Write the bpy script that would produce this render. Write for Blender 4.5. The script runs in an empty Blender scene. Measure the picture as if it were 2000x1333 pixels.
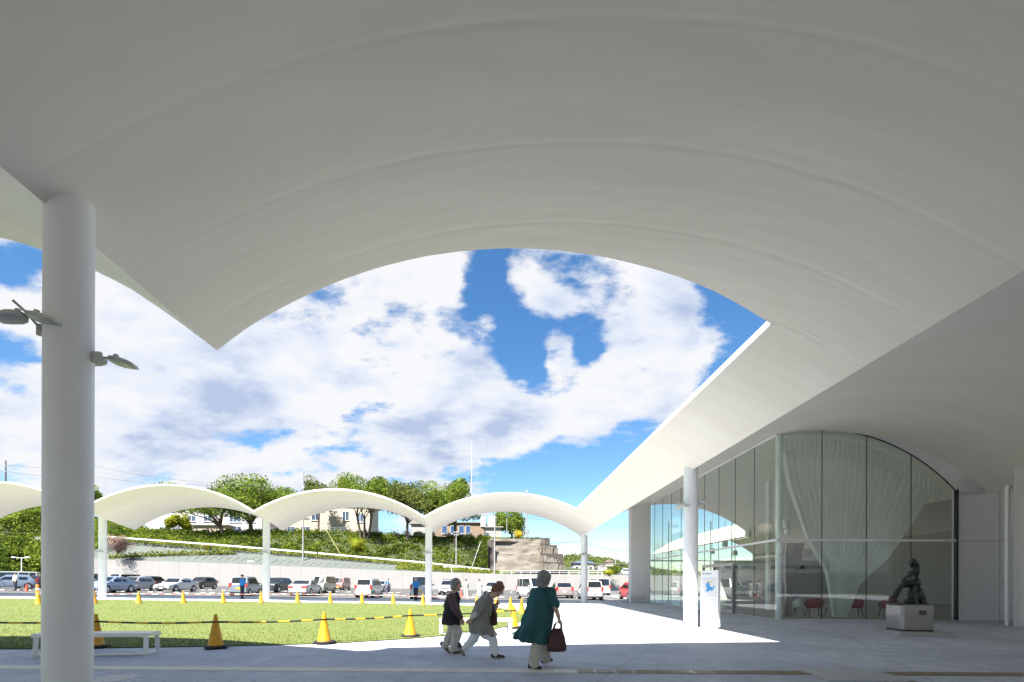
import bpy, bmesh, math, random
import numpy as np
from mathutils import Vector, Matrix, noise as mnoise
R = math.radians
SC = bpy.context.scene
COL = SC.collection
random.seed(7)
RNG = np.random.default_rng(11)

# ------------------------------------------------------------------ camera
EYE = 1.37
F_PX, CX, CY, ROLL = 944.0, 985.0, 1139.5, R(0.2)      # 17 mm shift lens, read off a 2000 px wide frame
cam_d = bpy.data.cameras.new('camera'); cam = bpy.data.objects.new('camera', cam_d); COL.objects.link(cam)
cam_d.sensor_width = 36.0; cam_d.lens = 36.0 * F_PX / 2000.0
cam_d.shift_x = (1000 - CX) / 2000.0; cam_d.shift_y = (CY - 666.5) / 2000.0
cam_d.clip_start = 0.05; cam_d.clip_end = 6000
cam.matrix_world = Matrix.Translation((0, 0, EYE)) @ Matrix.Rotation(R(90), 4, 'X') @ Matrix.Rotation(ROLL, 4, 'Z')
SC.camera = cam

# ------------------------------------------------------------------ sun, sky, exposure
SUN_DX, SUN_DY = 0.38, 0.60                             # shadow offset per metre of height
sun_el = math.atan(1 / math.hypot(SUN_DX, SUN_DY))
sun_d = bpy.data.lights.new('sun', 'SUN'); sun_d.energy = 5.0; sun_d.angle = R(0.53); sun_d.color = (1.0, 0.94, 0.86)
sun = bpy.data.objects.new('sun', sun_d); COL.objects.link(sun)
sun.rotation_euler = Vector((SUN_DX, SUN_DY, -1)).to_track_quat('-Z', 'Y').to_euler()
sun.location = (-20, -30, 60)
SC.view_settings.view_transform = 'Standard'; SC.view_settings.look = 'None'
SC.view_settings.gamma = 1; SC.view_settings.use_curve_mapping = False
SC.view_settings.exposure = 1.72
SC.render.engine = 'CYCLES'
cy = SC.cycles
cy.max_bounces = 10; cy.diffuse_bounces = 4; cy.glossy_bounces = 4; cy.transmission_bounces = 6; cy.transparent_max_bounces = 24
cy.use_denoising = True; cy.caustics_reflective = False; cy.caustics_refractive = False
cy.sample_clamp_indirect = 8

def ray(px, py):
    dx, dy = px - CX, py - CY
    c, s = math.cos(ROLL), math.sin(ROLL)
    return (dx * c + dy * s) / F_PX, -(-dx * s + dy * c) / F_PX
def at(px, py, Y):
    a, b = ray(px, py); return (a * Y, Y, EYE + b * Y)

def build_world():
    w = bpy.data.worlds.new('World'); SC.world = w; w.use_nodes = True
    nt = w.node_tree; N = nt.nodes; L = nt.links; N.clear()
    def mth(op, a, b=None, c=None):
        n = N.new('ShaderNodeMath'); n.operation = op
        for i, v in enumerate((a, b, c)):
            if v is None: continue
            if isinstance(v, (int, float)): n.inputs[i].default_value = v
            else: L.new(v, n.inputs[i])
        return n.outputs[0]
    sky = N.new('ShaderNodeTexSky'); sky.sky_type = 'NISHITA'; sky.sun_disc = False
    sky.sun_elevation = sun_el; sky.sun_rotation = math.atan2(-SUN_DX, -SUN_DY)
    sky.air_density = 1.0; sky.dust_density = 0.35; sky.ozone_density = 1.6; sky.altitude = 100
    sat = N.new('ShaderNodeHueSaturation'); sat.inputs['Saturation'].default_value = 1.28; L.new(sky.outputs[0], sat.inputs['Color'])
    bg = N.new('ShaderNodeBackground'); bg.inputs[1].default_value = 0.064; L.new(sat.outputs[0], bg.inputs[0])
    tc = N.new('ShaderNodeTexCoord')
    d = N.new('ShaderNodeVectorMath'); d.operation = 'NORMALIZE'; L.new(tc.outputs['Generated'], d.inputs[0]); d = d.outputs[0]
    sep = N.new('ShaderNodeSeparateXYZ'); L.new(d, sep.inputs[0])
    inv = mth('DIVIDE', 1.0, mth('ADD', mth('MAXIMUM', sep.outputs[2], 0.0), 0.42))
    p = N.new('ShaderNodeVectorMath'); p.operation = 'SCALE'; L.new(d, p.inputs[0]); L.new(inv, p.inputs['Scale']); p = p.outputs[0]
    rot = N.new('ShaderNodeMapping'); rot.inputs['Rotation'].default_value = (0, R(32), 0); rot.inputs['Scale'].default_value = (.72, 1, 1.18); L.new(p, rot.inputs[0]); p = rot.outputs[0]
    def noise(vec, scale, detail, rough, dist=0.0):
        n = N.new('ShaderNodeTexNoise'); n.inputs['Scale'].default_value = scale; n.inputs['Detail'].default_value = detail
        n.inputs['Roughness'].default_value = rough; n.inputs['Distortion'].default_value = dist
        L.new(vec, n.inputs['Vector']); return n.outputs[0]
    # the afternoon's cumulus banks: where they stand in the sky (as directions) and where the blue gaps are
    blobs = [  # px, py, radius, weight
        (480, 760, .36, .26), (800, 720, .24, .34), (880, 890, .16, .26), (1095, 525, .11, .95), (1310, 690, .22, .50), (855, 545, .07, .6),
        (1110, 800, .18, .46), (1010, 850, .13, .30), (250, 720, .35, .22), (300, 620, .25, .15), (760, 560, .07, .24),
        (1190, 575, .05, .6), (1270, 610, .11, .7), (1290, 860, .05, .2), (1088, 690, .05, .8), (100, 860, .35, .12), (960, 640, .03, .2),
        (940, 560, .055, -.36), (985, 610, .06, -.34), (1045, 645, .08, -.38), (1030, 715, .055, -.34), (1165, 630, .065, -.38), (1135, 700, .045, -.36),
        (1385, 560, .075, -.5), (1470, 650, .09, -.5), (1410, 770, .07, -.34), (950, 790, .035, -.26), (905, 820, .03, -.2),
        (1260, 820, .045, -.22), (1130, 940, .16, -.42), (1260, 900, .10, -.30), (1040, 1010, .16, -.42), (1180, 1060, .2, -.40),
        (60, 545, .06, -.28), (25, 700, .06, -.24), (620, 570, .05, -.22), (40, 775, .05, -.14), (770, 600, .03, -.16)]
    bias = None
    for px, py, r, wt in blobs:
        a, b = ray(px, py); v = Vector((a, 1, b)).normalized()
        ds = N.new('ShaderNodeVectorMath'); ds.operation = 'DISTANCE'; L.new(d, ds.inputs[0]); ds.inputs[1].default_value = v
        mr = N.new('ShaderNodeMapRange'); mr.interpolation_type = 'SMOOTHSTEP'; L.new(ds.outputs['Value'], mr.inputs[0])
        mr.inputs[1].default_value = r * 1.25; mr.inputs[2].default_value = r * 0.1; mr.inputs[3].default_value = 0; mr.inputs[4].default_value = wt * (.55 if wt > 0 else .75)
        bias = mr.outputs[0] if bias is None else mth('ADD', bias, mr.outputs[0])
    bias = mth('MINIMUM', mth('MAXIMUM', bias, -.42), .34)
    big = noise(p, 2.6, 2.0, 0.5)
    det = noise(p, 6.0, 9.0, 0.60)
    dens = mth('ADD', mth('ADD', mth('MULTIPLY', mth('SUBTRACT', big, .5), .55), mth('MULTIPLY', mth('SUBTRACT', det, .5), 1.9)), mth('ADD', bias, 0.0))
    al = N.new('ShaderNodeMapRange'); al.interpolation_type = 'SMOOTHSTEP'; L.new(dens, al.inputs[0])
    al.inputs[1].default_value = -0.06; al.inputs[2].default_value = 0.20
    alpha = al.outputs[0]
    # billows: lit tops and greyer bellies
    off = N.new('ShaderNodeVectorMath'); off.operation = 'ADD'; L.new(p, off.inputs[0]); off.inputs[1].default_value = (-.02, -.03, .07)
    big2 = noise(p, 3.6, 5.0, 0.55); big3 = noise(off.outputs[0], 3.6, 5.0, 0.55)
    sh = mth('ADD', mth('MULTIPLY', mth('SUBTRACT', big2, big3), 2.6), 0.50)
    thick = N.new('ShaderNodeMapRange'); L.new(dens, thick.inputs[0]); thick.inputs[1].default_value = .25; thick.inputs[2].default_value = .62
    thick.inputs[3].default_value = 0; thick.inputs[4].default_value = .22
    sh = mth('SUBTRACT', sh, thick.outputs[0])
    ramp = N.new('ShaderNodeValToRGB'); L.new(sh, ramp.inputs[0])
    ramp.color_ramp.elements[0].position = .02; ramp.color_ramp.elements[0].color = (.15, .18, .245, 1)
    ramp.color_ramp.elements[1].position = .62; ramp.color_ramp.elements[1].color = (.286, .289, .297, 1)
    e = ramp.color_ramp.elements.new(.34); e.color = (.24, .258, .295, 1)
    bgc = N.new('ShaderNodeBackground'); bgc.inputs[1].default_value = 1.0; L.new(ramp.outputs[0], bgc.inputs[0])
    mix = N.new('ShaderNodeMixShader'); L.new(alpha, mix.inputs[0]); L.new(bg.outputs[0], mix.inputs[1]); L.new(bgc.outputs[0], mix.inputs[2])
    out = N.new('ShaderNodeOutputWorld'); L.new(mix.outputs[0], out.inputs[0])
    w.cycles.sampling_method = 'MANUAL'; w.cycles.sample_map_resolution = 512
build_world()

# ------------------------------------------------------------------ helpers
def lin(r, g, b):
    f = lambda c: (c / 255 / 12.92) if c / 255 <= .04045 else ((c / 255 + .055) / 1.055) ** 2.4
    return (f(r), f(g), f(b))
MATS = {}
def mat(name, col, rough=.6, metal=0.0, var=0.0, vscale=4.0, bump=0.0, bscale=40.0, col2=None, spec=.5, coat=0.0, stretch=(1, 1, 1), emit=None, trans=0.0):
    if name in MATS: return MATS[name]
    m = bpy.data.materials.new(name); m.use_nodes = True; nt = m.node_tree; N = nt.nodes; L = nt.links
    b = N['Principled BSDF']; b.inputs['Base Color'].default_value = (*col, 1); b.inputs['Roughness'].default_value = rough
    b.inputs['Metallic'].default_value = metal; b.inputs['Specular IOR Level'].default_value = spec; b.inputs['Coat Weight'].default_value = coat
    if var or bump:
        tc = N.new('ShaderNodeTexCoord'); mp = N.new('ShaderNodeMapping'); L.new(tc.outputs['Object'], mp.inputs[0]); mp.inputs['Scale'].default_value = stretch
    if var:
        n = N.new('ShaderNodeTexNoise'); n.inputs['Scale'].default_value = vscale; n.inputs['Detail'].default_value = 6; n.inputs['Roughness'].default_value = .6
        L.new(mp.outputs[0], n.inputs['Vector'])
        cr = N.new('ShaderNodeValToRGB'); L.new(n.outputs[0], cr.inputs[0])
        c2 = col2 or tuple(c * (1 - var) for c in col); c1 = col if col2 else tuple(min(1, c * (1 + var)) for c in col)
        cr.color_ramp.elements[0].position = .3; cr.color_ramp.elements[1].position = .7
        cr.color_ramp.elements[0].color = (*c2, 1); cr.color_ramp.elements[1].color = (*c1, 1)
        L.new(cr.outputs[0], b.inputs['Base Color'])
    if bump:
        n2 = N.new('ShaderNodeTexNoise'); n2.inputs['Scale'].default_value = bscale; n2.inputs['Detail'].default_value = 4
        L.new(mp.outputs[0], n2.inputs['Vector'])
        bp = N.new('ShaderNodeBump'); bp.inputs['Strength'].default_value = bump; bp.inputs['Distance'].default_value = .02
        L.new(n2.outputs[0], bp.inputs['Height']); L.new(bp.outputs[0], b.inputs['Normal'])
    if emit: b.inputs['Emission Color'].default_value = (*emit[0], 1); b.inputs['Emission Strength'].default_value = emit[1]
    MATS[name] = m; return m
def glass_mat(name, tint, ior=1.55, extra=0.0, rough=0.0):
    if name in MATS: return MATS[name]
    m = bpy.data.materials.new(name); m.use_nodes = True; nt = m.node_tree; N = nt.nodes; L = nt.links; N.clear()
    o = N.new('ShaderNodeOutputMaterial'); fr = N.new('ShaderNodeLayerWeight'); fr.inputs[0].default_value = .5
    pw = N.new('ShaderNodeMath'); pw.operation = 'POWER'; L.new(fr.outputs['Facing'], pw.inputs[0]); pw.inputs[1].default_value = 5.0
    t = N.new('ShaderNodeBsdfTransparent'); t.inputs[0].default_value = (*tint, 1)
    g = N.new('ShaderNodeBsdfGlossy'); g.inputs['Roughness'].default_value = rough
    mu = N.new('ShaderNodeMath'); mu.operation = 'MULTIPLY_ADD'; mu.use_clamp = True; L.new(pw.outputs[0], mu.inputs[0]); mu.inputs[1].default_value = .94; mu.inputs[2].default_value = .055 + extra
    mx = N.new('ShaderNodeMixShader'); L.new(mu.outputs[0], mx.inputs[0]); L.new(t.outputs[0], mx.inputs[1]); L.new(g.outputs[0], mx.inputs[2]); L.new(mx.outputs[0], o.inputs[0])
    MATS[name] = m; return m
def leaf_mat(name, dark, light, scale=.5, trans=.35, fine=6.0):
    if name in MATS: return MATS[name]
    m = bpy.data.materials.new(name); m.use_nodes = True; nt = m.node_tree; N = nt.nodes; L = nt.links; N.clear()
    o = N.new('ShaderNodeOutputMaterial'); ge = N.new('ShaderNodeTexCoord')
    n1 = N.new('ShaderNodeTexNoise'); n1.inputs['Scale'].default_value = scale; n1.inputs['Detail'].default_value = 2; L.new(ge.outputs['Object'], n1.inputs['Vector'])
    n2 = N.new('ShaderNodeTexNoise'); n2.inputs['Scale'].default_value = fine; n2.inputs['Detail'].default_value = 1; L.new(ge.outputs['Object'], n2.inputs['Vector'])
    ad = N.new('ShaderNodeMath'); ad.operation = 'MULTIPLY_ADD'; L.new(n2.outputs[0], ad.inputs[0]); ad.inputs[1].default_value = .7
    ml = N.new('ShaderNodeMath'); ml.operation = 'MULTIPLY'; L.new(n1.outputs[0], ml.inputs[0]); ml.inputs[1].default_value = .9; L.new(ml.outputs[0], ad.inputs[2])
    cr = N.new('ShaderNodeValToRGB'); L.new(ad.outputs[0], cr.inputs[0]); cr.color_ramp.elements[0].position = .58; cr.color_ramp.elements[1].position = 1.0
    cr.color_ramp.elements[0].color = (*dark, 1); cr.color_ramp.elements[1].color = (*light, 1)
    df = N.new('ShaderNodeBsdfDiffuse'); L.new(cr.outputs[0], df.inputs[0]); tr = N.new('ShaderNodeBsdfTranslucent'); L.new(cr.outputs[0], tr.inputs[0])
    mx = N.new('ShaderNodeMixShader'); mx.inputs[0].default_value = trans; L.new(df.outputs[0], mx.inputs[1]); L.new(tr.outputs[0], mx.inputs[2]); L.new(mx.outputs[0], o.inputs[0])
    MATS[name] = m; return m

class MB:
    """collects geometry for ONE mesh"""
    def __init__(s): s.v = []; s.f = []; s.m = []; s.k = 0
    def add(s, vs, fs):
        n = len(s.v); s.v += [tuple(v) for v in vs]; s.f += [tuple(i + n for i in f) for f in fs]; s.m += [s.k] * len(fs); return s
    def box(s, c, d, rz=0.0, taper=1.0):
        hx, hy, hz = d[0] / 2, d[1] / 2, d[2] / 2; cs, sn = math.cos(rz), math.sin(rz); vs = []
        for z, t in ((-hz, 1.0), (hz, taper)):
            for x, y in ((-hx, -hy), (hx, -hy), (hx, hy), (-hx, hy)):
                x2, y2 = x * t, y * t; vs.append((c[0] + x2 * cs - y2 * sn, c[1] + x2 * sn + y2 * cs, c[2] + z))
        return s.add(vs, [(3, 2, 1, 0), (4, 5, 6, 7), (0, 1, 5, 4), (1, 2, 6, 5), (2, 3, 7, 6), (3, 0, 4, 7)])
    def tube(s, pts, rad, n=8, cap=True):
        pts = [Vector(p) for p in pts]; rs = rad if isinstance(rad, (list, tuple)) else [rad] * len(pts); vs = []; fs = []
        up = None
        for i, p in enumerate(pts):
            t = (pts[min(i + 1, len(pts) - 1)] - pts[max(i - 1, 0)]).normalized()
            if up is None: up = Vector((0, 0, 1)) if abs(t.z) < .9 else Vector((1, 0, 0))
            a = t.cross(up).normalized(); b = t.cross(a).normalized()
            for k in range(n):
                an = 2 * math.pi * k / n; vs.append(p + a * (rs[i] * math.cos(an)) + b * (rs[i] * math.sin(an)))
        for i in range(len(pts) - 1):
            for k in range(n): fs.append((i * n + k, i * n + (k + 1) % n, (i + 1) * n + (k + 1) % n, (i + 1) * n + k))
        if cap: fs.append(tuple(range(n))); fs.append(tuple(reversed(range((len(pts) - 1) * n, len(pts) * n))))
        return s.add(vs, fs)
    def cyl(s, c, r, h, n=24, r2=None):
        return s.tube([(c[0], c[1], c[2]), (c[0], c[1], c[2] + h)], [r, r if r2 is None else r2], n)
    def ycyl(s, c, r, w, n=20): return s.tube([(c[0], c[1] - w / 2, c[2]), (c[0], c[1] + w / 2, c[2])], r, n)
    def lathe(s, prof, n=24, c=(0, 0, 0)):
        vs = []; fs = []
        for r, z in prof:
            for k in range(n): a = 2 * math.pi * k / n; vs.append((c[0] + r * math.cos(a), c[1] + r * math.sin(a), c[2] + z))
        for i in range(len(prof) - 1):
            for k in range(n): fs.append((i * n + k, i * n + (k + 1) % n, (i + 1) * n + (k + 1) % n, (i + 1) * n + k))
        fs.append(tuple(reversed(range(n)))); fs.append(tuple(range((len(prof) - 1) * n, len(prof) * n)))
        return s.add(vs, fs)
    def grid(s, rows):
        m = len(rows[0]); vs = [p for r in rows for p in r]
        return s.add(vs, [(i * m + j, i * m + j + 1, (i + 1) * m + j + 1, (i + 1) * m + j) for i in range(len(rows) - 1) for j in range(m - 1)])
    def loft(s, rings, cap=True):
        m = len(rings[0]); vs = [p for r in rings for p in r]
        fs = [(i * m + j, i * m + (j + 1) % m, (i + 1) * m + (j + 1) % m, (i + 1) * m + j) for i in range(len(rings) - 1) for j in range(m)]
        if cap: fs += [tuple(reversed(range(m))), tuple(range((len(rings) - 1) * m, len(rings) * m))]
        return s.add(vs, fs)
    def prism(s, poly, y0, y1):
        """polygon in XZ extruded along Y"""
        n = len(poly); vs = [(x, y0, z) for x, z in poly] + [(x, y1, z) for x, z in poly]
        return s.add(vs, [tuple(range(n)), tuple(reversed(range(n, 2 * n)))] + [((i + 1) % n, i, n + i, n + (i + 1) % n) for i in range(n)])
    def ell(s, c, r, n=12, m=8):
        vs = [(c[0], c[1], c[2] - r[2])]; fs = []
        for i in range(1, m):
            t = math.pi * i / m - math.pi / 2
            for k in range(n): a = 2 * math.pi * k / n; vs.append((c[0] + r[0] * math.cos(t) * math.cos(a), c[1] + r[1] * math.cos(t) * math.sin(a), c[2] + r[2] * math.sin(t)))
        vs.append((c[0], c[1], c[2] + r[2]))
        for k in range(n): fs.append((0, 1 + (k + 1) % n, 1 + k)); fs.append((len(vs) - 1, 1 + (m - 2) * n + k, 1 + (m - 2) * n + (k + 1) % n))
        for i in range(m - 2):
            for k in range(n): fs.append((1 + i * n + k, 1 + i * n + (k + 1) % n, 1 + (i + 1) * n + (k + 1) % n, 1 + (i + 1) * n + k))
        return s.add(vs, fs)
    def cap(s, p0, r0, p1, r1, n=10):
        """tapered capsule"""
        p0, p1 = Vector(p0), Vector(p1); t = (p1 - p0)
        if t.length < 1e-5: t = Vector((0, 0, 1))
        t.normalize(); pts = []; rs = []
        for a in (-85, -55, -25, 0): pts.append(p0 + t * (r0 * math.sin(R(a)))); rs.append(max(r0 * math.cos(R(a)), 1e-3))
        for a in (0, 25, 55, 85): pts.append(p1 + t * (r1 * math.sin(R(a)))); rs.append(max(r1 * math.cos(R(a)), 1e-3))
        if (p1 - p0).length < 1e-5: pts = pts[:3] + pts[3:4] + pts[5:]; rs = rs[:3] + rs[3:4] + rs[5:]
        return s.tube(pts, rs, n)
    def chain(s, pts, rs, n=10):
        for i in range(len(pts) - 1): s.cap(pts[i], rs[i], pts[i + 1], rs[i + 1], n)
        return s
    def mesh(s, name):
        me = bpy.data.meshes.new(name); me.from_pydata(s.v, [], s.f); me.update()
        if any(s.m): me.polygons.foreach_set('material_index', s.m)
        bm = bmesh.new(); bm.from_mesh(me); bmesh.ops.recalc_face_normals(bm, faces=bm.faces); bm.to_mesh(me); bm.free()
        return me
    def build(s, name, m, parent=None, smooth=False, loc=None, ang=40):
        return obj(name, s.mesh(name), m, parent, smooth, loc, ang)
def obj(name, me, m, parent=None, smooth=False, loc=None, ang=40):
    o = bpy.data.objects.new(name, me); COL.objects.link(o)
    for x in (m if isinstance(m, (list, tuple)) else [m]):
        if x and len(me.materials) < (len(m) if isinstance(m, (list, tuple)) else 1): me.materials.append(x)
    if smooth:
        me.polygons.foreach_set('use_smooth', [True] * len(me.polygons))
        try: me.set_sharp_from_angle(angle=R(ang))
        except Exception: pass
    if parent: o.parent = parent
    if loc: o.location = loc
    return o
def thing(name, label, cat, loc=(0, 0, 0), rz=0.0, group=None):
    o = bpy.data.objects.new(name, None); COL.objects.link(o); o.location = loc; o.rotation_euler = (0, 0, rz); o.empty_display_size = .2
    return tag(o, label, cat, group)
def tag(o, label, cat, group=None, kind=None):
    o['label'] = label; o['category'] = cat
    if group: o['group'] = group
    if kind: o['kind'] = kind
    return o
def struct(o, label=None):
    o['kind'] = 'structure'
    if label: o['label'] = label
    return o
def kids(o): return [c for c in bpy.data.objects if c.parent == o]
def dup(o, loc, rz=None, label=None, scale=None):
    def cp(a, par):
        c = a.copy(); COL.objects.link(c)
        if par: c.parent = par
        for ch in KID.get(a.name, ()): cp(ch, c)
        return c
    KID = {}
    for x in bpy.data.objects:
        if x.parent: KID.setdefault(x.parent.name, []).append(x)
    r = cp(o, None); r.location = loc
    if rz is not None: r.rotation_euler = (0, 0, rz)
    if scale: r.scale = (scale,) * 3
    if label: r['label'] = label
    return r
def fuse(mb, voxel=.012, it=3, fac=.5, wrinkle=0.0, wscale=9.0, stretch=(1, 1, .5), name='fused'):
    """one continuous skin round overlapping forms"""
    o = bpy.data.objects.new('tmp', mb.mesh('tmp')); COL.objects.link(o)
    r = o.modifiers.new('r', 'REMESH'); r.mode = 'VOXEL'; r.voxel_size = voxel
    sm = o.modifiers.new('s', 'SMOOTH'); sm.iterations = it; sm.factor = fac
    dg = bpy.context.evaluated_depsgraph_get(); me = bpy.data.meshes.new_from_object(o.evaluated_get(dg)); me.name = name
    old = o.data; bpy.data.objects.remove(o); bpy.data.meshes.remove(old)
    if wrinkle:
        n = len(me.vertices); co = np.empty(n * 3, np.float32); me.vertices.foreach_get('co', co); no = np.empty(n * 3, np.float32); me.vertices.foreach_get('normal', no)
        co = co.reshape(-1, 3); no = no.reshape(-1, 3)
        d = np.array([mnoise.noise((c[0] * wscale * stretch[0], c[1] * wscale * stretch[1], c[2] * wscale * stretch[2])) for c in co], np.float32) * wrinkle
        co = co + no * d[:, None]; me.vertices.foreach_set('co', co.ravel()); me.update()
    return me
def leaves(name, P, size, m, parent=None, seed=0, aspect=.62, flat=0.0, smin=.6, kind=None):
    """many small leaf-shaped faces at the points P"""
    rg = np.random.default_rng(seed); P = np.asarray(P, np.float32); n = len(P)
    nv = rg.normal(size=(n, 3)); nv[:, 2] = nv[:, 2] * (1 - flat) + flat * 1.6; nv /= np.linalg.norm(nv, axis=1)[:, None]
    t = np.cross(nv, rg.normal(size=(n, 3))); t /= np.linalg.norm(t, axis=1)[:, None]; b = np.cross(nv, t)
    sz = (np.asarray(size) * rg.uniform(smin, 1.25, n))[:, None]
    V = np.stack([P - t * sz * .5, P + b * sz * aspect * .5 - t * sz * .05, P + t * sz * .5 + nv * sz * .12, P - b * sz * aspect * .5 - t * sz * .05], 1).reshape(-1, 3).astype(np.float32)
    me = bpy.data.meshes.new(name); me.vertices.add(n * 4); me.vertices.foreach_set('co', V.ravel())
    me.loops.add(n * 4); me.loops.foreach_set('vertex_index', np.arange(n * 4, dtype=np.int32))
    me.polygons.add(n); me.polygons.foreach_set('loop_start', np.arange(0, n * 4, 4, dtype=np.int32)); me.polygons.foreach_set('loop_total', np.full(n, 4, np.int32))
    me.update(); me.validate()
    o = obj(name, me, m, parent)
    if kind: o['kind'] = kind
    return o
def interp(x, xs, ys): return float(np.interp(x, xs, ys))
def sstep(a, b, x): t = min(1, max(0, (x - a) / (b - a))); return t * t * (3 - 2 * t)
def zg(X, Y):
    """ground level: flat plaza, the far side rises gently to the left"""
    return 0.011 * max(0.0, min(-X, 90)) * sstep(12, 34, Y)
def gp(px, py, z=None):
    """ground point under a picture point"""
    a, b = ray(px, py); zz = 0.0
    for _ in range(12):
        Y = (zz - EYE) / b; zz = zg(a * Y, Y) if z is None else z
    return (a * Y, Y, zz)

# ------------------------------------------------------------------ materials
WHITE = mat('white_painted_plaster', (.79, .78, .765), .55, var=.035, vscale=.7, bump=.06, bscale=9)
COLUMN = mat('white_column_paint', (.86, .86, .865), .42, var=.03, vscale=2.2, bump=.04, bscale=6)
STEELW = mat('white_steel_paint', (.76, .77, .78), .35)
STEEL = mat('brushed_steel', (.55, .56, .57), .32, metal=.9)
DARKM = mat('dark_metal', (.03, .032, .035), .45, metal=.3)
BLACK = mat('black_rubber', (.018, .018, .02), .7)
GLASS = glass_mat('clear_green_glass', (.94, .975, .955))
CARGLASS = mat('car_glass', (.012, .016, .02), .06, spec=.8)
ALU = mat('white_aluminium', (.72, .735, .75), .3, metal=.15)
ASPH = mat('asphalt', (.088, .086, .086), .85, var=.22, vscale=1.2, bump=.35, bscale=120)
GREYC = mat('light_concrete', (.46, .45, .43), .8, var=.12, vscale=.6, bump=.2, bscale=30)
def soffit_mat():
    m = bpy.data.materials.new('white_soffit_paint'); m.use_nodes = True; nt = m.node_tree; N = nt.nodes; L = nt.links
    b = N['Principled BSDF']; b.inputs['Roughness'].default_value = .5; b.inputs['Specular IOR Level'].default_value = .35
    tc = N.new('ShaderNodeTexCoord'); sp = N.new('ShaderNodeSeparateXYZ'); L.new(tc.outputs['Object'], sp.inputs[0])
    def mth(op, a, v=None):
        n = N.new('ShaderNodeMath'); n.operation = op; L.new(a, n.inputs[0])
        if v is not None:
            if isinstance(v, (int, float)): n.inputs[1].default_value = v
            else: L.new(v, n.inputs[1])
        return n.outputs[0]
    n0 = N.new('ShaderNodeTexNoise'); n0.inputs['Scale'].default_value = .25; L.new(tc.outputs['Object'], n0.inputs['Vector'])
    yy = mth('ADD', sp.outputs[1], mth('MULTIPLY', n0.outputs[0], .12))
    fr = mth('FRACT', mth('MULTIPLY', yy, 1 / 1.22))
    pp = mth('PINGPONG', mth('SUBTRACT', fr, .5), .5)
    seam = N.new('ShaderNodeMapRange'); seam.interpolation_type = 'SMOOTHSTEP'; L.new(pp, seam.inputs[0])
    seam.inputs[1].default_value = 0; seam.inputs[2].default_value = .05; seam.inputs[3].default_value = 0; seam.inputs[4].default_value = 1
    mp = N.new('ShaderNodeMapping'); mp.inputs['Scale'].default_value = (.35, 1.5, .35); L.new(tc.outputs['Object'], mp.inputs[0])
    n1 = N.new('ShaderNodeTexNoise'); n1.inputs['Scale'].default_value = 1.1; n1.inputs['Detail'].default_value = 3; L.new(mp.outputs[0], n1.inputs['Vector'])
    hsum = mth('ADD', mth('MULTIPLY', seam.outputs[0], .0022), mth('MULTIPLY', n1.outputs[0], .032))
    hsum = mth('ADD', hsum, mth('MULTIPLY', pp, .010))
    bp = N.new('ShaderNodeBump'); bp.inputs['Strength'].default_value = .75; bp.inputs['Distance'].default_value = 1.0; L.new(hsum, bp.inputs['Height']); L.new(bp.outputs[0], b.inputs['Normal'])
    n2 = N.new('ShaderNodeTexNoise'); n2.inputs['Scale'].default_value = .8; n2.inputs['Detail'].default_value = 5; L.new(mp.outputs[0], n2.inputs['Vector'])
    cr = N.new('ShaderNodeValToRGB'); L.new(n2.outputs[0], cr.inputs[0]); cr.color_ramp.elements[0].position = .3; cr.color_ramp.elements[1].position = .7
    cr.color_ramp.elements[0].color = (.875, .81, .735, 1); cr.color_ramp.elements[1].color = (.925, .865, .795, 1); L.new(cr.outputs[0], b.inputs['Base Color'])
    return m
SOFFIT = soffit_mat()

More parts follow.
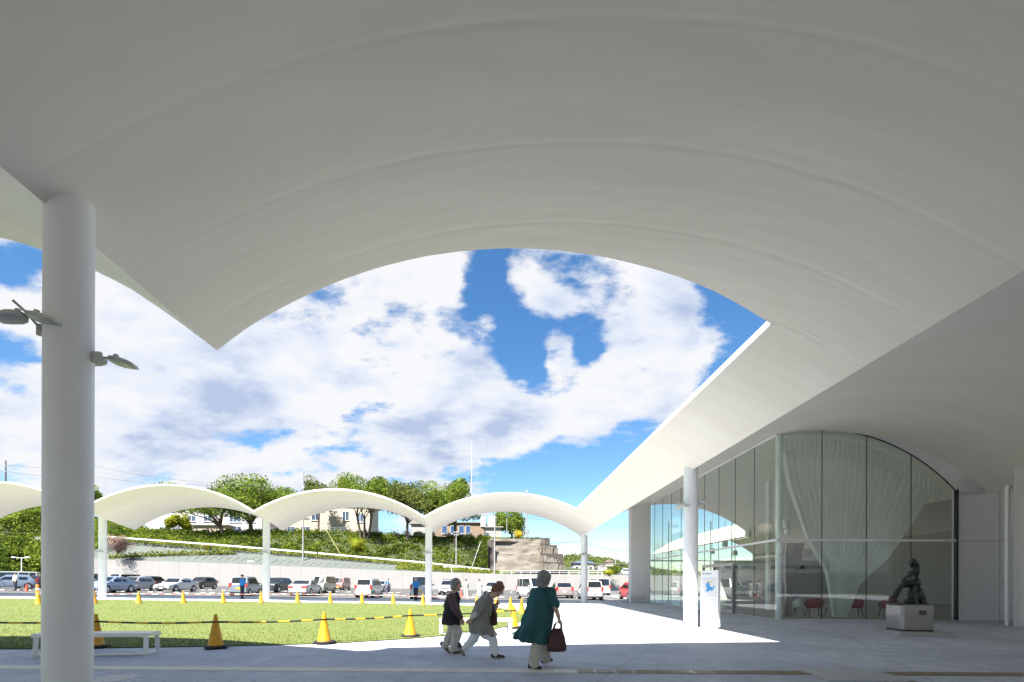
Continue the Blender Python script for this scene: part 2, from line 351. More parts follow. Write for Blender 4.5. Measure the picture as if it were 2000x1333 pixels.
# ------------------------------------------------------------------ ground, plaza, parking, lawn
def ground_grid(name, xs, ys, dz, m, zf=None):
    mb = MB(); mb.grid([[(x, y, (zf(x, y) if zf else zg(x, y)) + dz) for x in xs] for y in ys]); return mb.build(name, m)
def lerp_list(a, b, n): return [a + (b - a) * i / (n - 1) for i in range(n)]
GRASSY = mat('rough_ground', (.10, .12, .045), .95, var=.4, vscale=.08, col2=(.16, .14, .08))
struct(ground_grid('ground', lerp_list(-2600, 2600, 27), lerp_list(-2600, 2600, 27), 0, GRASSY, lambda x, y: -.35))
def plaza_mat():
    m = mat('plaza_paving', (.47, .465, .455), .72, var=.1, vscale=.5, bump=.25, bscale=55)
    nt = m.node_tree; N = nt.nodes; L = nt.links; b = N['Principled BSDF']
    cr = [n for n in N if n.type == 'VALTORGB'][0]; tc = [n for n in N if n.type == 'TEX_COORD'][0]
    cr.color_ramp.elements[0].color = (.40, .43, .475, 1); cr.color_ramp.elements[1].color = (.59, .62, .665, 1)
    mp = N.new('ShaderNodeMapping'); mp.inputs['Rotation'].default_value = (0, 0, R(27)); mp.inputs['Location'].default_value = (1.9, .4, 0); L.new(tc.outputs['Object'], mp.inputs[0])
    br = N.new('ShaderNodeTexBrick'); br.offset = 0; br.inputs['Scale'].default_value = 1; br.inputs['Brick Width'].default_value = 4.2; br.inputs['Row Height'].default_value = 4.2
    br.inputs['Mortar Size'].default_value = .011; br.inputs['Mortar Smooth'].default_value = .2; L.new(mp.outputs[0], br.inputs['Vector'])
    br.inputs['Color1'].default_value = (1, 1, 1, 1); br.inputs['Color2'].default_value = (.97, .97, .97, 1); br.inputs['Mortar'].default_value = (.62, .62, .62, 1)
    fine = N.new('ShaderNodeTexNoise'); fine.inputs['Scale'].default_value = 24; fine.inputs['Roughness'].default_value = .75; fine.inputs['Detail'].default_value = 3; L.new(tc.outputs['Object'], fine.inputs['Vector'])
    fr = N.new('ShaderNodeMapRange'); L.new(fine.outputs[0], fr.inputs[0]); fr.inputs[1].default_value = .25; fr.inputs[2].default_value = .75; fr.inputs[3].default_value = .66; fr.inputs[4].default_value = 1.22
    mx = N.new('ShaderNodeMix'); mx.data_type = 'RGBA'; mx.blend_type = 'MULTIPLY'; mx.inputs[0].default_value = 1; L.new(cr.outputs[0], mx.inputs[6]); L.new(br.outputs[0], mx.inputs[7])
    st_ = N.new('ShaderNodeTexNoise'); st_.inputs['Scale'].default_value = 2.4; st_.inputs['Detail'].default_value = 5; st_.inputs['Roughness'].default_value = .65; st_.inputs['Distortion'].default_value = .6; L.new(tc.outputs['Object'], st_.inputs['Vector'])
    sr = N.new('ShaderNodeMapRange'); L.new(st_.outputs[0], sr.inputs[0]); sr.inputs[1].default_value = .3; sr.inputs[2].default_value = .7; sr.inputs[3].default_value = .84; sr.inputs[4].default_value = 1.1
    pr = N.new('ShaderNodeMath'); pr.operation = 'MULTIPLY'; L.new(fr.outputs[0], pr.inputs[0]); L.new(sr.outputs[0], pr.inputs[1])
    m2 = N.new('ShaderNodeVectorMath'); m2.operation = 'SCALE'; L.new(mx.outputs[2], m2.inputs[0]); L.new(pr.outputs[0], m2.inputs['Scale'])
    L.new(m2.outputs[0], b.inputs['Base Color']); return m
PLAZA = plaza_mat()
plaza = struct(ground_grid('plaza_pavement', lerp_list(-70, 46, 59), lerp_list(-46, 38, 43), 0, PLAZA))
lot = struct(ground_grid('parking_lot', lerp_list(-140, 70, 43), lerp_list(38, 96, 25), 0.001, ASPH))
# lawn outline in plan
LAWN = [(-40, 9.4), (-14, 9.5), (-10.07, 9.66), (-6.06, 10.25), (-3.94, 10.75), (-2.32, 11.75), (-1.15, 12.85), (-.4, 14.0), (.25, 15.7), (.8, 18), (1.02, 20), (.95, 22.5), (.4, 25.0), (-.6, 27.2), (-2.2, 28.9), (-5, 29.6), (-12, 29.9), (-20, 30.0), (-29, 30.0), (-42, 30.0)]
def lawn_mesh():
    mb = MB(); rows = []
    ys = lerp_list(9.4, 30.0, 60); right = [(y, x) for x, y in LAWN]
    P = np.array(LAWN)
    near = P[:11]; far = P[10:]
    def xr(y):
        xs = []
        for i in range(len(P) - 1):
            (x0, y0), (x1, y1) = P[i], P[i + 1]
            if (y0 - y) * (y1 - y) <= 0 and y0 != y1: xs.append(x0 + (x1 - x0) * (y - y0) / (y1 - y0))
        return max(xs) if xs else -40
    for y in ys:
        x1 = xr(y); rows.append([(x, y, zg(x, y) + .02) for x in lerp_list(-42, x1, 26)])
    mb.grid(rows); return mb, xr
lm, lawn_right = lawn_mesh()
TURF = mat('mown_turf', (.108, .15, .028), .9, var=.3, vscale=.9, col2=(.14, .165, .04), bump=.12, bscale=45, stretch=(.45, 1.3, 1))
struct(lm.build('lawn', TURF))
bp_ = []
for _ in range(46000):
    y = 9.5 + 20.3 * random.random() ** 1.6; x1 = lawn_right(y); x = x1 - (x1 + 10 + y * .7) * random.random()
    bp_.append((x, y, zg(x, y) + .03))
def blades(P):
    n = len(P); P = np.array(P, np.float32); a = RNG.uniform(0, 6.28, n); w = .007; h = RNG.uniform(.02, .05, n)
    dx, dy = np.cos(a) * w, np.sin(a) * w; V = np.zeros((n, 3, 3), np.float32); V[:, :, :] = P[:, None, :]; V[:, :, 2] -= .012
    V[:, 0, 0] -= dx; V[:, 0, 1] -= dy; V[:, 1, 0] += dx; V[:, 1, 1] += dy; V[:, 2, 2] += h; V[:, 2, 0] += RNG.normal(0, .015, n); V[:, 2, 1] += RNG.normal(0, .015, n)
    me = bpy.data.meshes.new('grass'); me.vertices.add(n * 3); me.vertices.foreach_set('co', V.ravel()); me.loops.add(n * 3); me.loops.foreach_set('vertex_index', np.arange(n * 3, dtype=np.int32))
    me.polygons.add(n); me.polygons.foreach_set('loop_start', np.arange(0, n * 3, 3, dtype=np.int32)); me.polygons.foreach_set('loop_total', np.full(n, 3, np.int32)); me.update(); return me
g = obj('grass', blades(bp_), leaf_mat('grass_blades', (.108, .15, .028), (.155, .19, .042), scale=.8, trans=.3, fine=9)); tag(g, 'short mown grass blades covering the lawn', 'grass', kind='stuff')
# parking stripes and wheel stops
PAINT = mat('white_road_paint', (.45, .45, .44), .7, var=.12, vscale=3)
sl = MB(); sl.box((0, 0, 0), (.13, 5, .006)); slm = sl.mesh('parking_line'); slm.materials.append(PAINT)
for yc in (43.8, 55.5, 60.6, 72, 77.1, 88.5):
    for i in range(44):
        x = -84 + i * 2.5 + (yc % 1)
        o = bpy.data.objects.new('parking_line', slm); COL.objects.link(o); o.parent = lot; o.location = (x, yc, zg(x, yc) + .006)
for yc in (40.6, 49.6, 66.2, 83):
    lb = MB(); lb.grid([[(x, yc + d, zg(x, yc) + .007) for x in lerp_list(-84, 30, 30)] for d in (-.12, .12)]); lb.build('parking_line', PAINT, lot)
ws = MB(); ws.box((0, 0, .05), (.6, .15, .1), taper=.85); wsm = ws.mesh('wheel_stop'); wsm.materials.append(mat('pale_precast', (.34, .335, .32), .8, var=.1, vscale=5))
for yc, n in ((46.0, 22), (58.0, 16)):
    for i in range(n):
        for s in (-.45, .45):
            x = -52 + i * 2.5 + 1.3 + s + (yc % 1); o = bpy.data.objects.new('wheel_stop', wsm); COL.objects.link(o); o.location = (x, yc, zg(x, yc) + .002)
            tag(o, 'short pale concrete wheel stop on the parking lot asphalt', 'wheel stop', 'wheel stops in the parking bays')

# tactile paving: ridged guiding tiles and studded warning tiles
TILE_SHEEN = mat('tactile_tile_sky_sheen', (.72, .70, .63), .42, metal=.0, var=.12, vscale=6, spec=.6)  # sky reflection painted in as a paler colour on the left-hand tiles
TILED = mat('tactile_tile_bronze', (.26, .215, .15), .35, metal=.35, var=.15, vscale=6)
tp = bpy.data.objects.new('tactile_path', None); COL.objects.link(tp); struct(tp)
def bar_tile():
    mb = MB(); mb.box((0, 0, .004), (.294, .294, .006))
    for y in (-.105, -.035, .035, .105): mb.box((0, y, .0095), (.27, .03, .005), taper=.9)
    return mb.mesh('tile')
def stud_tile():
    mb = MB(); mb.box((0, 0, .004), (.294, .294, .006))
    for i in range(5):
        for j in range(5): mb.lathe([(.018, 0), (.012, .005)], 8, (-.12 + i * .06, -.12 + j * .06, .007))
    return mb.mesh('tile')
bt, bt2, stt = bar_tile(), bar_tile(), stud_tile()
bt.materials.append(TILE_SHEEN); bt2.materials.append(TILED); stt.materials.append(STEEL)
ta, tb = Vector((-8.03, 7.72, .001)), Vector((5.63, 7.43, .001)); tdir = (tb - ta).normalized(); tang = math.atan2(tdir.y, tdir.x)
k = -12
while True:
    p = ta + tdir * (k * .3)
    if p.x > 9.6: break
    if not 4.75 < p.x < 5.95:
        o = bpy.data.objects.new('tile', bt if p.x < 1.0 else bt2); COL.objects.link(o); o.parent = tp; o.location = p; o.rotation_euler = (0, 0, tang)
    k += 1
nrm = Vector((-tdir.y, tdir.x, 0))
for i in range(4):
    for j in range(3):
        p = ta + tdir * ((k - 1) * .3 - (9.6 - 5.9) + i * .3 - .9) - nrm * (.3 * j - .15)
        o = bpy.data.objects.new('tile', stt); COL.objects.link(o); o.parent = tp; o.location = (p.x, p.y, .002); o.rotation_euler = (0, 0, tang)
for i in range(9):
    p = Vector((5.75 + i * .21, 6.62 - i * .21, .0015)); o = bpy.data.objects.new('tile', bt2); COL.objects.link(o); o.parent = tp; o.location = p; o.rotation_euler = (0, 0, R(-45))
mh = MB(); mh.lathe([(.30, 0), (.30, .006), (.27, .009), (.0, .009)], 32)
mh = mh.build('manhole_cover', mat('pale_cast_iron', (.5, .5, .5), .5, var=.15, vscale=14, bump=.5, bscale=60), loc=(*gp(220, 1326)[:2], .001)); tag(mh, 'round pale manhole cover in the shaded paving by the column', 'manhole cover')

# ------------------------------------------------------------------ vaulted roofs
RAD = 9.5
VAL = {'R': ([-14, 36], [18.4, 18.4], [4.9, 4.9]),
       0: ([-14, 8, 29.1, 35.2], [5.85, 5.85, 5.82, 5.62], [4.92, 4.92, 4.92, 4.74]),
       1: ([-14, 7.2, 29.1, 35.2], [-3.7, -4.3, -4.85, -5.15], [4.83, 4.83, 5.28, 5.06]),
       2: ([-14, 7.2, 29.1, 35.2], [-15, -15, -15.1, -16.1], [4.9, 4.9, 5.59, 5.14]),
       3: ([29.1, 35.2], [-25.5, -26.9], [5.66, 5.14]), 4: ([29.1, 35.2], [-36.2, -38.0], [5.66, 5.2]), 5: ([29.1, 35.2], [-47, -49.3], [5.66, 5.2]),
       'Q': ([-14, 60], [31, 31], [4.9, 4.9]), 'S': ([-14, 7.2], [-26, -26], [4.9, 4.9])}
def vpt(l, r, s, Y):
    xl, zl = interp(Y, VAL[l][0], VAL[l][1]), interp(Y, VAL[l][0], VAL[l][2]); xr, zr = interp(Y, VAL[r][0], VAL[r][1]), interp(Y, VAL[r][0], VAL[r][2])
    dx, dz = xr - xl, zr - zl; c = math.hypot(dx, dz); hgt = math.sqrt(RAD * RAD - c * c / 4)
    ux, uz = dx / c, dz / c; cx, cz = (xl + xr) / 2 + uz * hgt, (zl + zr) / 2 - ux * hgt
    if cz > (zl + zr) / 2: cx, cz = (xl + xr) / 2 - uz * hgt, (zl + zr) / 2 + ux * hgt
    a0 = math.atan2(zl - cz, xl - cx); a1 = math.atan2(zr - cz, xr - cx); a = a0 + (a1 - a0) * s
    return (cx + RAD * math.cos(a), Y, cz + RAD * math.sin(a)), (math.cos(a), math.sin(a))
def s_of_x(l, r, x, Y):
    lo, hi = 0.0, 1.0
    for _ in range(40):
        m = (lo + hi) / 2
        if vpt(l, r, m, Y)[0][0] < x: lo = m
        else: hi = m
    return lo
def vault(name, l, r, y0, y1, parent, s0=0.0, s1=1.0, ns=56, ny=24, th=.13, close=(False, False)):
    """shell with thickness; y0 / y1 may be functions of x"""
    fy = lambda f, x: f(x) if callable(f) else f
    bot, top = [], []
    for i in range(ny + 1):
        br, tr = [], []
        for j in range(ns + 1):
            s = s0 + (s1 - s0) * j / ns
            ym = fy(y0, 0) if not callable(y0) else 7.2
            x = vpt(l, r, s, fy(y1, vpt(l, r, s, 7.2)[0][0]) if callable(y1) else (y0 if not callable(y0) else 7.2))[0][0]
            Y = fy(y0, x) + (fy(y1, x) - fy(y0, x)) * i / ny
            p, n = vpt(l, r, s, Y); br.append(p); tr.append((p[0] + n[0] * th * .2, p[1], p[2] + th))
        bot.append(br); top.append(tr)
    mb = MB(); mb.grid(bot); mb.grid([list(reversed(q)) for q in top])
    for i in (0, ny): mb.grid([bot[i], top[i]])
    for c, j in ((close[0], 0), (close[1], ns)):
        if c: mb.grid([[q[j] for q in bot], [q[j] for q in top]])
    me = bpy.data.meshes.new(name); me.from_pydata(mb.v, [], mb.f); me.update()
    return obj(name, me, SOFFIT, parent, smooth=True, ang=35)
EX = [-4.30, -3.79, -3.10, -2.43, -1.83, -1.16, -.58, .07, .48, 1.42, 2.25, 2.76, 3.35, 4.39]
EY = [7.22, 7.13, 7.08, 7.04, 7.03, 7.04, 7.08, 7.13, 7.18, 7.32, 7.47, 7.56, 7.69, 7.98]
front = lambda x: interp(x, EX, EY)
hall = thing('vaulted_hall', 'white building with barrel vaulted roof, glass walls and deep canopy over the plaza', 'building')
vault('roof_vault', 1, 0, -30, front, hall, ns=64, ny=40)
leftfront = lambda x: interp(x, [-15, -12, -9.4, -7, -5, -4.6, -4.3], [8.8, 8.1, 7.45, 6.68, 6.46, 6.7, 7.2])
vault('roof_vault', 2, 1, -30, leftfront, hall, ns=40, ny=30)
sp = s_of_x(1, 0, 4.39, 8)
vault('roof_eave', 1, 0, 7.98, 29.2, hall, s0=sp, ns=10, ny=30, close=(True, False))
vault('roof_vault', 0, 'R', -30, 36, hall, ns=64, ny=60)
vault('roof_vault', 'R', 'Q', -20, 60, hall, ns=40, ny=30)  # unseen outdoor length added to keep sun off the wall and darken soffits
vault('roof_vault', 'S', 2, -30, 5.0, hall, ns=40, ny=20)  # unseen bay added to darken the near column and ceiling
arc = thing('vaulted_arcade', 'row of low white barrel vaults on slim columns across the far side of lawn', 'arcade')
for a, b in ((1, 0), (2, 1), (3, 2), (4, 3), (5, 4)):
    vault('vault', a, b, 29.1, 35.2, arc, ns=48, ny=12, th=.10)
def column(name, x, y, r, z1, parent, z0=None, cap=0.03):
    z0 = zg(x, y) if z0 is None else z0
    mb = MB(); mb.lathe([(r, z0 - .03), (r, z1)], 48, (x, y, 0)); return mb.build(name, COLUMN, parent, smooth=True)
def col_slant(name, x, y, r, parent, l, rr, side, top=None):
    """round column whose head follows the vault soffit"""
    n = 48; z0 = zg(x, y) - .03; mb = MB(); lo, hi = [], []
    xv = interp(y, VAL[side][0], VAL[side][1])
    for k in range(n):
        a = 2 * math.pi * k / n; px, py = x + r * math.cos(a), y + r * math.sin(a)
        if px >= xv and rr is not None: z = vpt(side, rr, s_of_x(side, rr, px, py), py)[0][2]
        elif px < xv and l is not None: z = vpt(l, side, s_of_x(l, side, px, py), py)[0][2]
        else: z = interp(y, VAL[side][0], VAL[side][2])
        lo.append((px, py, z0)); hi.append((px, py, z + .05))
    mb.loft([lo, hi]); return mb.build(name, COLUMN, parent, smooth=True)
col_slant('column', -4.15, 4.6, .188, hall, 2, 0, 1)
col_slant('column', 5.86, 15.2, .215, hall, 1, 'R', 0)
col_slant('column', -3.85, -9, .252, hall, 2, 0, 1)
col_slant('column', 5.86, -9, .235, hall, 1, 'R', 0)
for x, y, sd, l, rr in ((5.72, 34.6, 0, 1, 'R'), (-5.22, 33.3, 1, 2, 0), (-16.4, 33.3, 2, 3, 1), (-27.6, 33.2, 3, 4, 2), (-37.5, 33.2, 4, 5, 3)):
    VAL_SAVE = None
    col_slant('column', x, y, .235, arc, l, rr if sd != 0 else None, sd)

# ------------------------------------------------------------------ glass hall
GX, GY0, GY1 = 10.48, 18.6, 34.5
GC, GR = (11.99, .087), 7.25
def arc_top(x): return GC[1] + math.sqrt(max(0, GR ** 2 - (x - GC[0]) ** 2))
TZ = 3.07
SEAL = mat('dark_glazing_seal', (.03, .04, .038), .5)
# front wall, panes between the seals
fw = thing('dummy', '', ''); bpy.data.objects.remove(fw)
def pane_front(x0, x1, z0, ztop, parent, name='pane'):
    mb = MB(); n = 10; poly = [(x0, z0), (x1, z0)] + [(x, ztop(x)) for x in lerp_list(x1, x0, n)]
    mb.prism(poly, GY0 - .006, GY0 + .006); return mb.build(name, GLASS, parent)
wallf = bpy.data.objects.new('glass_wall', None); COL.objects.link(wallf); wallf.parent = hall
fx = [GX] + [at(px, 1212, GY0)[0] for px in (1604.5, 1691.5, 1778.5)] + [17.36]
for i in range(4):
    pane_front(fx[i] + .008, fx[i + 1] - .008, TZ + .045, arc_top, wallf); pane_front(fx[i] + .008, fx[i + 1] - .008, .03, lambda x: TZ - .045, wallf)
for i in range(1, 4):
    mb = MB(); mb.box((fx[i], GY0, arc_top(fx[i]) / 2), (.018, .03, arc_top(fx[i]) - .02)); mb.build('glazing_joint', SEAL, wallf)
mb = MB(); mb.box(((GX + 17.36) / 2, GY0, TZ), (17.36 - GX, .07, .085)); mb.build('transom', STEELW, wallf)
mb = MB(); mb.box(((GX + 17.36) / 2, GY0, .014), (17.36 - GX, .08, .03)); mb.build('sill', STEEL, wallf)
mb = MB(); mb.box((17.40, GY0 + .02, 2.55), (.08, .12, 5.1)); mb.build('jamb', DARKM, wallf)
# thin dark head trim following the arch, then the plaster lunette up to the vault
xs = lerp_list(GX - .02, 17.37, 40)
mb = MB(); mb.grid([[(x, GY0 - .02, arc_top(x)) for x in xs], [(x, GY0 - .02, arc_top(x) + .035) for x in xs]]); mb.grid([[(x, GY0 + .02, arc_top(x)) for x in xs], [(x, GY0 - .02, arc_top(x)) for x in xs]]); mb.build('head_trim', SEAL, wallf)
def vz(x, y=GY0): return vpt(0, 'R', s_of_x(0, 'R', x, y), y)[0][2]
xs2 = lerp_list(GX - .05, 18.38, 40)
low = lambda x: arc_top(x) + .035 if x <= 17.36 else interp(x, [17.36, 18.4], [arc_top(17.36), 4.92])
mb = MB(); mb.grid([[(x, GY0 - .01, low(x)) for x in xs2], [(x, GY0 - .25, max(vz(x, GY0) + .02, low(x) + .01)) for x in xs2]]); mb.build('lunette', WHITE, hall, smooth=True)
# side wall
walls = bpy.data.objects.new('glass_wall', None); COL.objects.link(walls); walls.parent = hall
sy = [GY0]; 
while sy[-1] + 1.68 < GY1 - .3: sy.append(sy[-1] + 1.68)
sy.append(GY1)
ZT = vz(GX) - .04
for i in range(len(sy) - 1):
    for z0, z1 in ((.03, TZ - .045), (TZ + .045, ZT)):
        mb = MB(); mb.box((GX, (sy[i] + sy[i + 1]) / 2, (z0 + z1) / 2), (.012, sy[i + 1] - sy[i] - .016, z1 - z0)); mb.build('pane', GLASS, walls)
    if i: mb = MB(); mb.box((GX, sy[i], ZT / 2), (.03, .016, ZT)); mb.build('glazing_joint', mat('grey_glazing_seal', (.22, .26, .25), .5), walls)
mb = MB(); mb.box((GX, (GY0 + GY1) / 2, TZ), (.07, GY1 - GY0, .085)); mb.build('transom', STEELW, walls)
mb = MB(); mb.box((GX, (GY0 + GY1) / 2, ZT + .03), (.08, GY1 - GY0, .09)); mb.build('head_rail', STEELW, walls)
mb = MB(); mb.box((GX, (GY0 + GY1) / 2, .014), (.08, GY1 - GY0, .03)); mb.build('sill', STEEL, walls)
# sliding door in the side wall
dr = bpy.data.objects.new('sliding_door', None); COL.objects.link(dr); dr.parent = hall
d0, d1 = sy[2], sy[4]
mb = MB(); mb.box((GX - .05, (d0 + d1) / 2, 2.28), (.12, d1 - d0, .14)); mb.build('door_header', STEEL, dr)
for y in (d0 + .03, (d0 + d1) / 2 + .35, d1 - .03):
    mb = MB(); mb.box((GX - .05, y, 1.12), (.1, .10, 2.2)); mb.build('door_stile', mat('dark_steel', (.20, .205, .21), .35, metal=.7), dr)
mb = MB(); mb.box((GX - .05, (d0 + d1) / 2, .09), (.08, d1 - d0, .16)); mb.build('door_rail', STEEL, dr)
# posts, pier, solid walls
mb = MB(); mb.cyl((10.68, 18.82, 0), .12, arc_top(10.68), 32); mb.build('post', COLUMN, hall, smooth=True)
mb = MB(); mb.cyl((14.2, 26, 0), .14, 6.9, 32); mb.build('post', COLUMN, hall, smooth=True)
PIERM = mat('white_wall_render', (.74, .735, .73), .6, var=.03, vscale=.8)
mb = MB(); pxs = lerp_list(9.06, 10.46, 6); mb.prism([(9.06, 0), (10.46, 0)] + [(x, vz(x, 34.6) + .03) for x in reversed(pxs)], 34.55, 35.3); mb.build('pier', PIERM, hall)
wl = bpy.data.objects.new('panelled_wall', None); COL.objects.link(wl); wl.parent = hall
for x0, x1 in ((17.45, 19.16), (19.18, 20.9)):
    for z0, z1 in ((0, TZ - .008), (TZ + .008, 5.25)):
        mb = MB(); mb.box(((x0 + x1) / 2, 18.78, (z0 + z1) / 2), (x1 - x0 - .012, .16, z1 - z0)); mb.build('wall_panel', mat('bright_wall_panel', (.86, .855, .86), .5, var=.02), wl)
mb = MB(); mb.box((19.2, 18.86, 2.6), (3.4, .1, 5.1)); mb.build('wall_core', DARKM, wl)
mb = MB(); mb.box((19.4, 15.99, 2.6), (4.9, .2, 5.3)); mb.build('side_wall', mat('warm_wall_render', (.62, .605, .585), .6, var=.03), hall)
mb = MB(); mb.cyl((17.02, 16.36, 0), .06, 4.75, 24); mb.build('downpipe', COLUMN, hall, smooth=True)
mb = MB(); mb.box((17.3, 16.3, 4.66), (.65, .08, .1)); mb.build('pipe_bracket', COLUMN, hall)
# interior
FLOORI = mat('interior_floor', (.30, .295, .285), .3, var=.06, vscale=.6)
mb = MB(); mb.grid([[(GX + .05, GY0 + .05, .006), (30.8, GY0 + .25, .006)], [(GX + .05, 59, .006), (30.8, 59, .006)]]); mb.build('floor', FLOORI, hall)
mb = MB(); mb.box((30.9, 39, 2.6), (.2, 42, 5.4)); mb.build('back_wall', mat('grey_interior_wall', (.45, .45, .44), .7), hall)
# inner glazed end with greenery beyond
ew = bpy.data.objects.new('glass_wall', None); COL.objects.link(ew); ew.parent = hall
for i in range(5):
    x0, x1 = 10.6 + i * 1.56, 10.6 + (i + 1) * 1.56
    mb = MB(); mb.prism([(x0 + .01, .05), (x1 - .01, .05), (x1 - .01, vz(x1, 35.8) - .05), (x0 + .01, vz(x0, 35.8) - .05)], 35.79, 35.8); mb.build('pane', GLASS, ew)
    mb = MB(); mb.box((x0, 35.8, 3), (.05, .08, 6)); mb.build('mullion', STEELW, ew)
mb = MB(); mb.box((14.5, 35.8, TZ), (7.8, .08, .09)); mb.build('transom', STEELW, ew)
# low interior wall with clerestory windows, clock and service counter
mb = MB(); mb.box((24.8, 44, 1.75), (12, .2, 3.5)); pw = mb.build('partition_wall', mat('pale_interior_wall', (.5, .5, .49), .7), hall)
for i, x in enumerate((20.6, 22.2, 24.9, 26.6)):
    mb = MB(); mb.box((x, 43.885, 2.9), (1.3, .02, .3)); mb.build('slot_window', mat('slot_window_glass', (.04, .05, .055), .15), pw)
clk = thing('wall_clock', 'round white wall clock with black rim inside the glass hall', 'clock', (23.5, 43.89, 2.9), R(90))
mb = MB(); mb.tube([(0, 0, 0), (-.05, 0, 0)], .17, 28); mb.build('case', DARKM, clk)
mb = MB(); mb.tube([(-.05, 0, 0), (-.056, 0, 0)], .15, 28); mb.build('dial', WHITE, clk)
mb = MB(); mb.box((-.06, 0, .045), (.006, .012, .1)); mb.box((-.06, .035, 0), (.006, .08, .012)); mb.build('hands', DARKM, clk)
# pendants
LAMPW = mat('white_lamp_shade', (.8, .8, .78), .4)
ped = None
for i, (x, y, z) in enumerate(((12.0, 20.6, 3.75), (13.4, 22.9, 3.7), (11.8, 23.4, 3.65), (12.0, 26.3, 3.4), (12.6, 29.3, 3.2), (11.9, 31.8, 3.1), (14.8, 31, 3.2), (15.4, 27, 3.3))):
    if ped is None:
        ped = thing('pendant_lamp', 'white cylinder pendant lamp hanging on a thin rod inside the glass hall', 'lamp', (x, y, z), group='pendant lamps in the glass hall')
        mb = MB(); mb.lathe([(.13, 0), (.14, .02), (.14, .3), (.12, .32)], 24); mb.build('shade', LAMPW, ped, smooth=True)
        mb = MB(); mb.cyl((0, 0, .32), .012, 3.0, 8); mb.build('rod', STEELW, ped)
    else: dup(ped, (x, y, z))
# the big gathered curtain behind the arched glass
def fabric(name, col, transp):
    m = bpy.data.materials.new(name); m.use_nodes = True; nt = m.node_tree; N = nt.nodes; L = nt.links; N.clear()
    o = N.new('ShaderNodeOutputMaterial'); d = N.new('ShaderNodeBsdfDiffuse'); d.inputs[0].default_value = (*col, 1); t = N.new('ShaderNodeBsdfTranslucent'); t.inputs[0].default_value = (*col, 1)
    tr = N.new('ShaderNodeBsdfTransparent'); m1 = N.new('ShaderNodeMixShader'); m1.inputs[0].default_value = .3; L.new(d.outputs[0], m1.inputs[1]); L.new(t.outputs[0], m1.inputs[2])
    m2 = N.new('ShaderNodeMixShader'); m2.inputs[0].default_value = transp; L.new(m1.outputs[0], m2.inputs[1]); L.new(tr.outputs[0], m2.inputs[2]); L.new(m2.outputs[0], o.inputs[0]); return m
def curtain():
    mb = MB(); rows = []; n = 150; Yc = GY0 + .55
    # outline read as left and right borders at given heights
    T = [0, .12, .3, .5, .68, .82, .92, 1.0]
    for t in lerp_list(0, 1, 46):
        row = []
        for j in range(n + 1):
            u = j / n; xt = 10.75 + (17.0 - 10.75) * u; zt = arc_top(xt) - .28 - .05 * (1 - abs(math.sin(u * math.pi * 16)))
            # gather down to a narrow bundle
            xb = 13.55 + (u - .5) * .55; zb = .05
            g = t ** 1.35
            pinch = interp(t, [0, .35, .62, .8, 1], [0, .20, .50, .86, 1.0])
            x = xt + (xb - xt) * pinch; z = zt + (zb - zt) * g
            amp = .05 + .10 * t * (1 - t); y = Yc + .35 * t + amp * math.sin(u * 2 * math.pi * 22 + 1.3 * math.sin(t * 3)) + .03 * math.sin(u * 131)
            row.append((x, y, z))
        rows.append(row)
    mb.grid(rows); return mb
cur = curtain().build('draped_curtain', fabric('sheer_white_cloth', (.92, .92, .91), .05), smooth=True, ang=180); tag(cur, 'huge sheer white curtain gathered to a point behind the arched glass', 'curtain')
def heading():
    mb = MB(); rows = []; n = 220
    for t in lerp_list(0, 1, 8):
        row = []
        for j in range(n + 1):
            u = j / n; x = 10.72 + 6.35 * u; sc_ = .05 * abs(math.sin(u * math.pi * 17)); z = arc_top(x) - .17 - sc_ * (1 - t) - .62 * t * interp(u, [0, .15, .8, 1], [.8, 1, 1, .75])
            row.append((x, GY0 + .34 + .035 * math.sin(u * 2 * math.pi * 34) * (1 - .5 * t), z))
        rows.append(row)
    mb.grid(rows); return mb
heading().build('heading_frill', fabric('dense_white_cloth', (.93, .93, .92), 0.0), cur, smooth=True, ang=180)
def side_curtain():
    mb = MB(); rows = []; n = 90
    for t in lerp_list(0, 1, 30):
        w = interp(t, [0, .2, .5, .64, .72, .85, 1], [.40, .36, .24, .12, .11, .17, .20]); cx = interp(t, [0, .64, 1], [11.45, 11.22, 11.18]); row = []
        for j in range(n + 1):
            u = j / n; row.append((cx + (u - .5) * 2 * w, GY0 + .5 + (.075 + .02 * math.sin(t * 5)) * math.sin(u * 2 * math.pi * 9 + .6 * math.sin(t * 4)), 3.0 - 2.93 * t))
        rows.append(row)
    mb.grid(rows); return mb
scu = side_curtain().build('tied_curtain', mat('pinkish_grey_cloth', (.70, .62, .60), .9, var=.25, vscale=9, stretch=(3, 1, .1), col2=(.42, .34, .33)), smooth=True, ang=180); tag(scu, 'pinkish grey striped curtain tied at its waist beside the corner post', 'curtain')
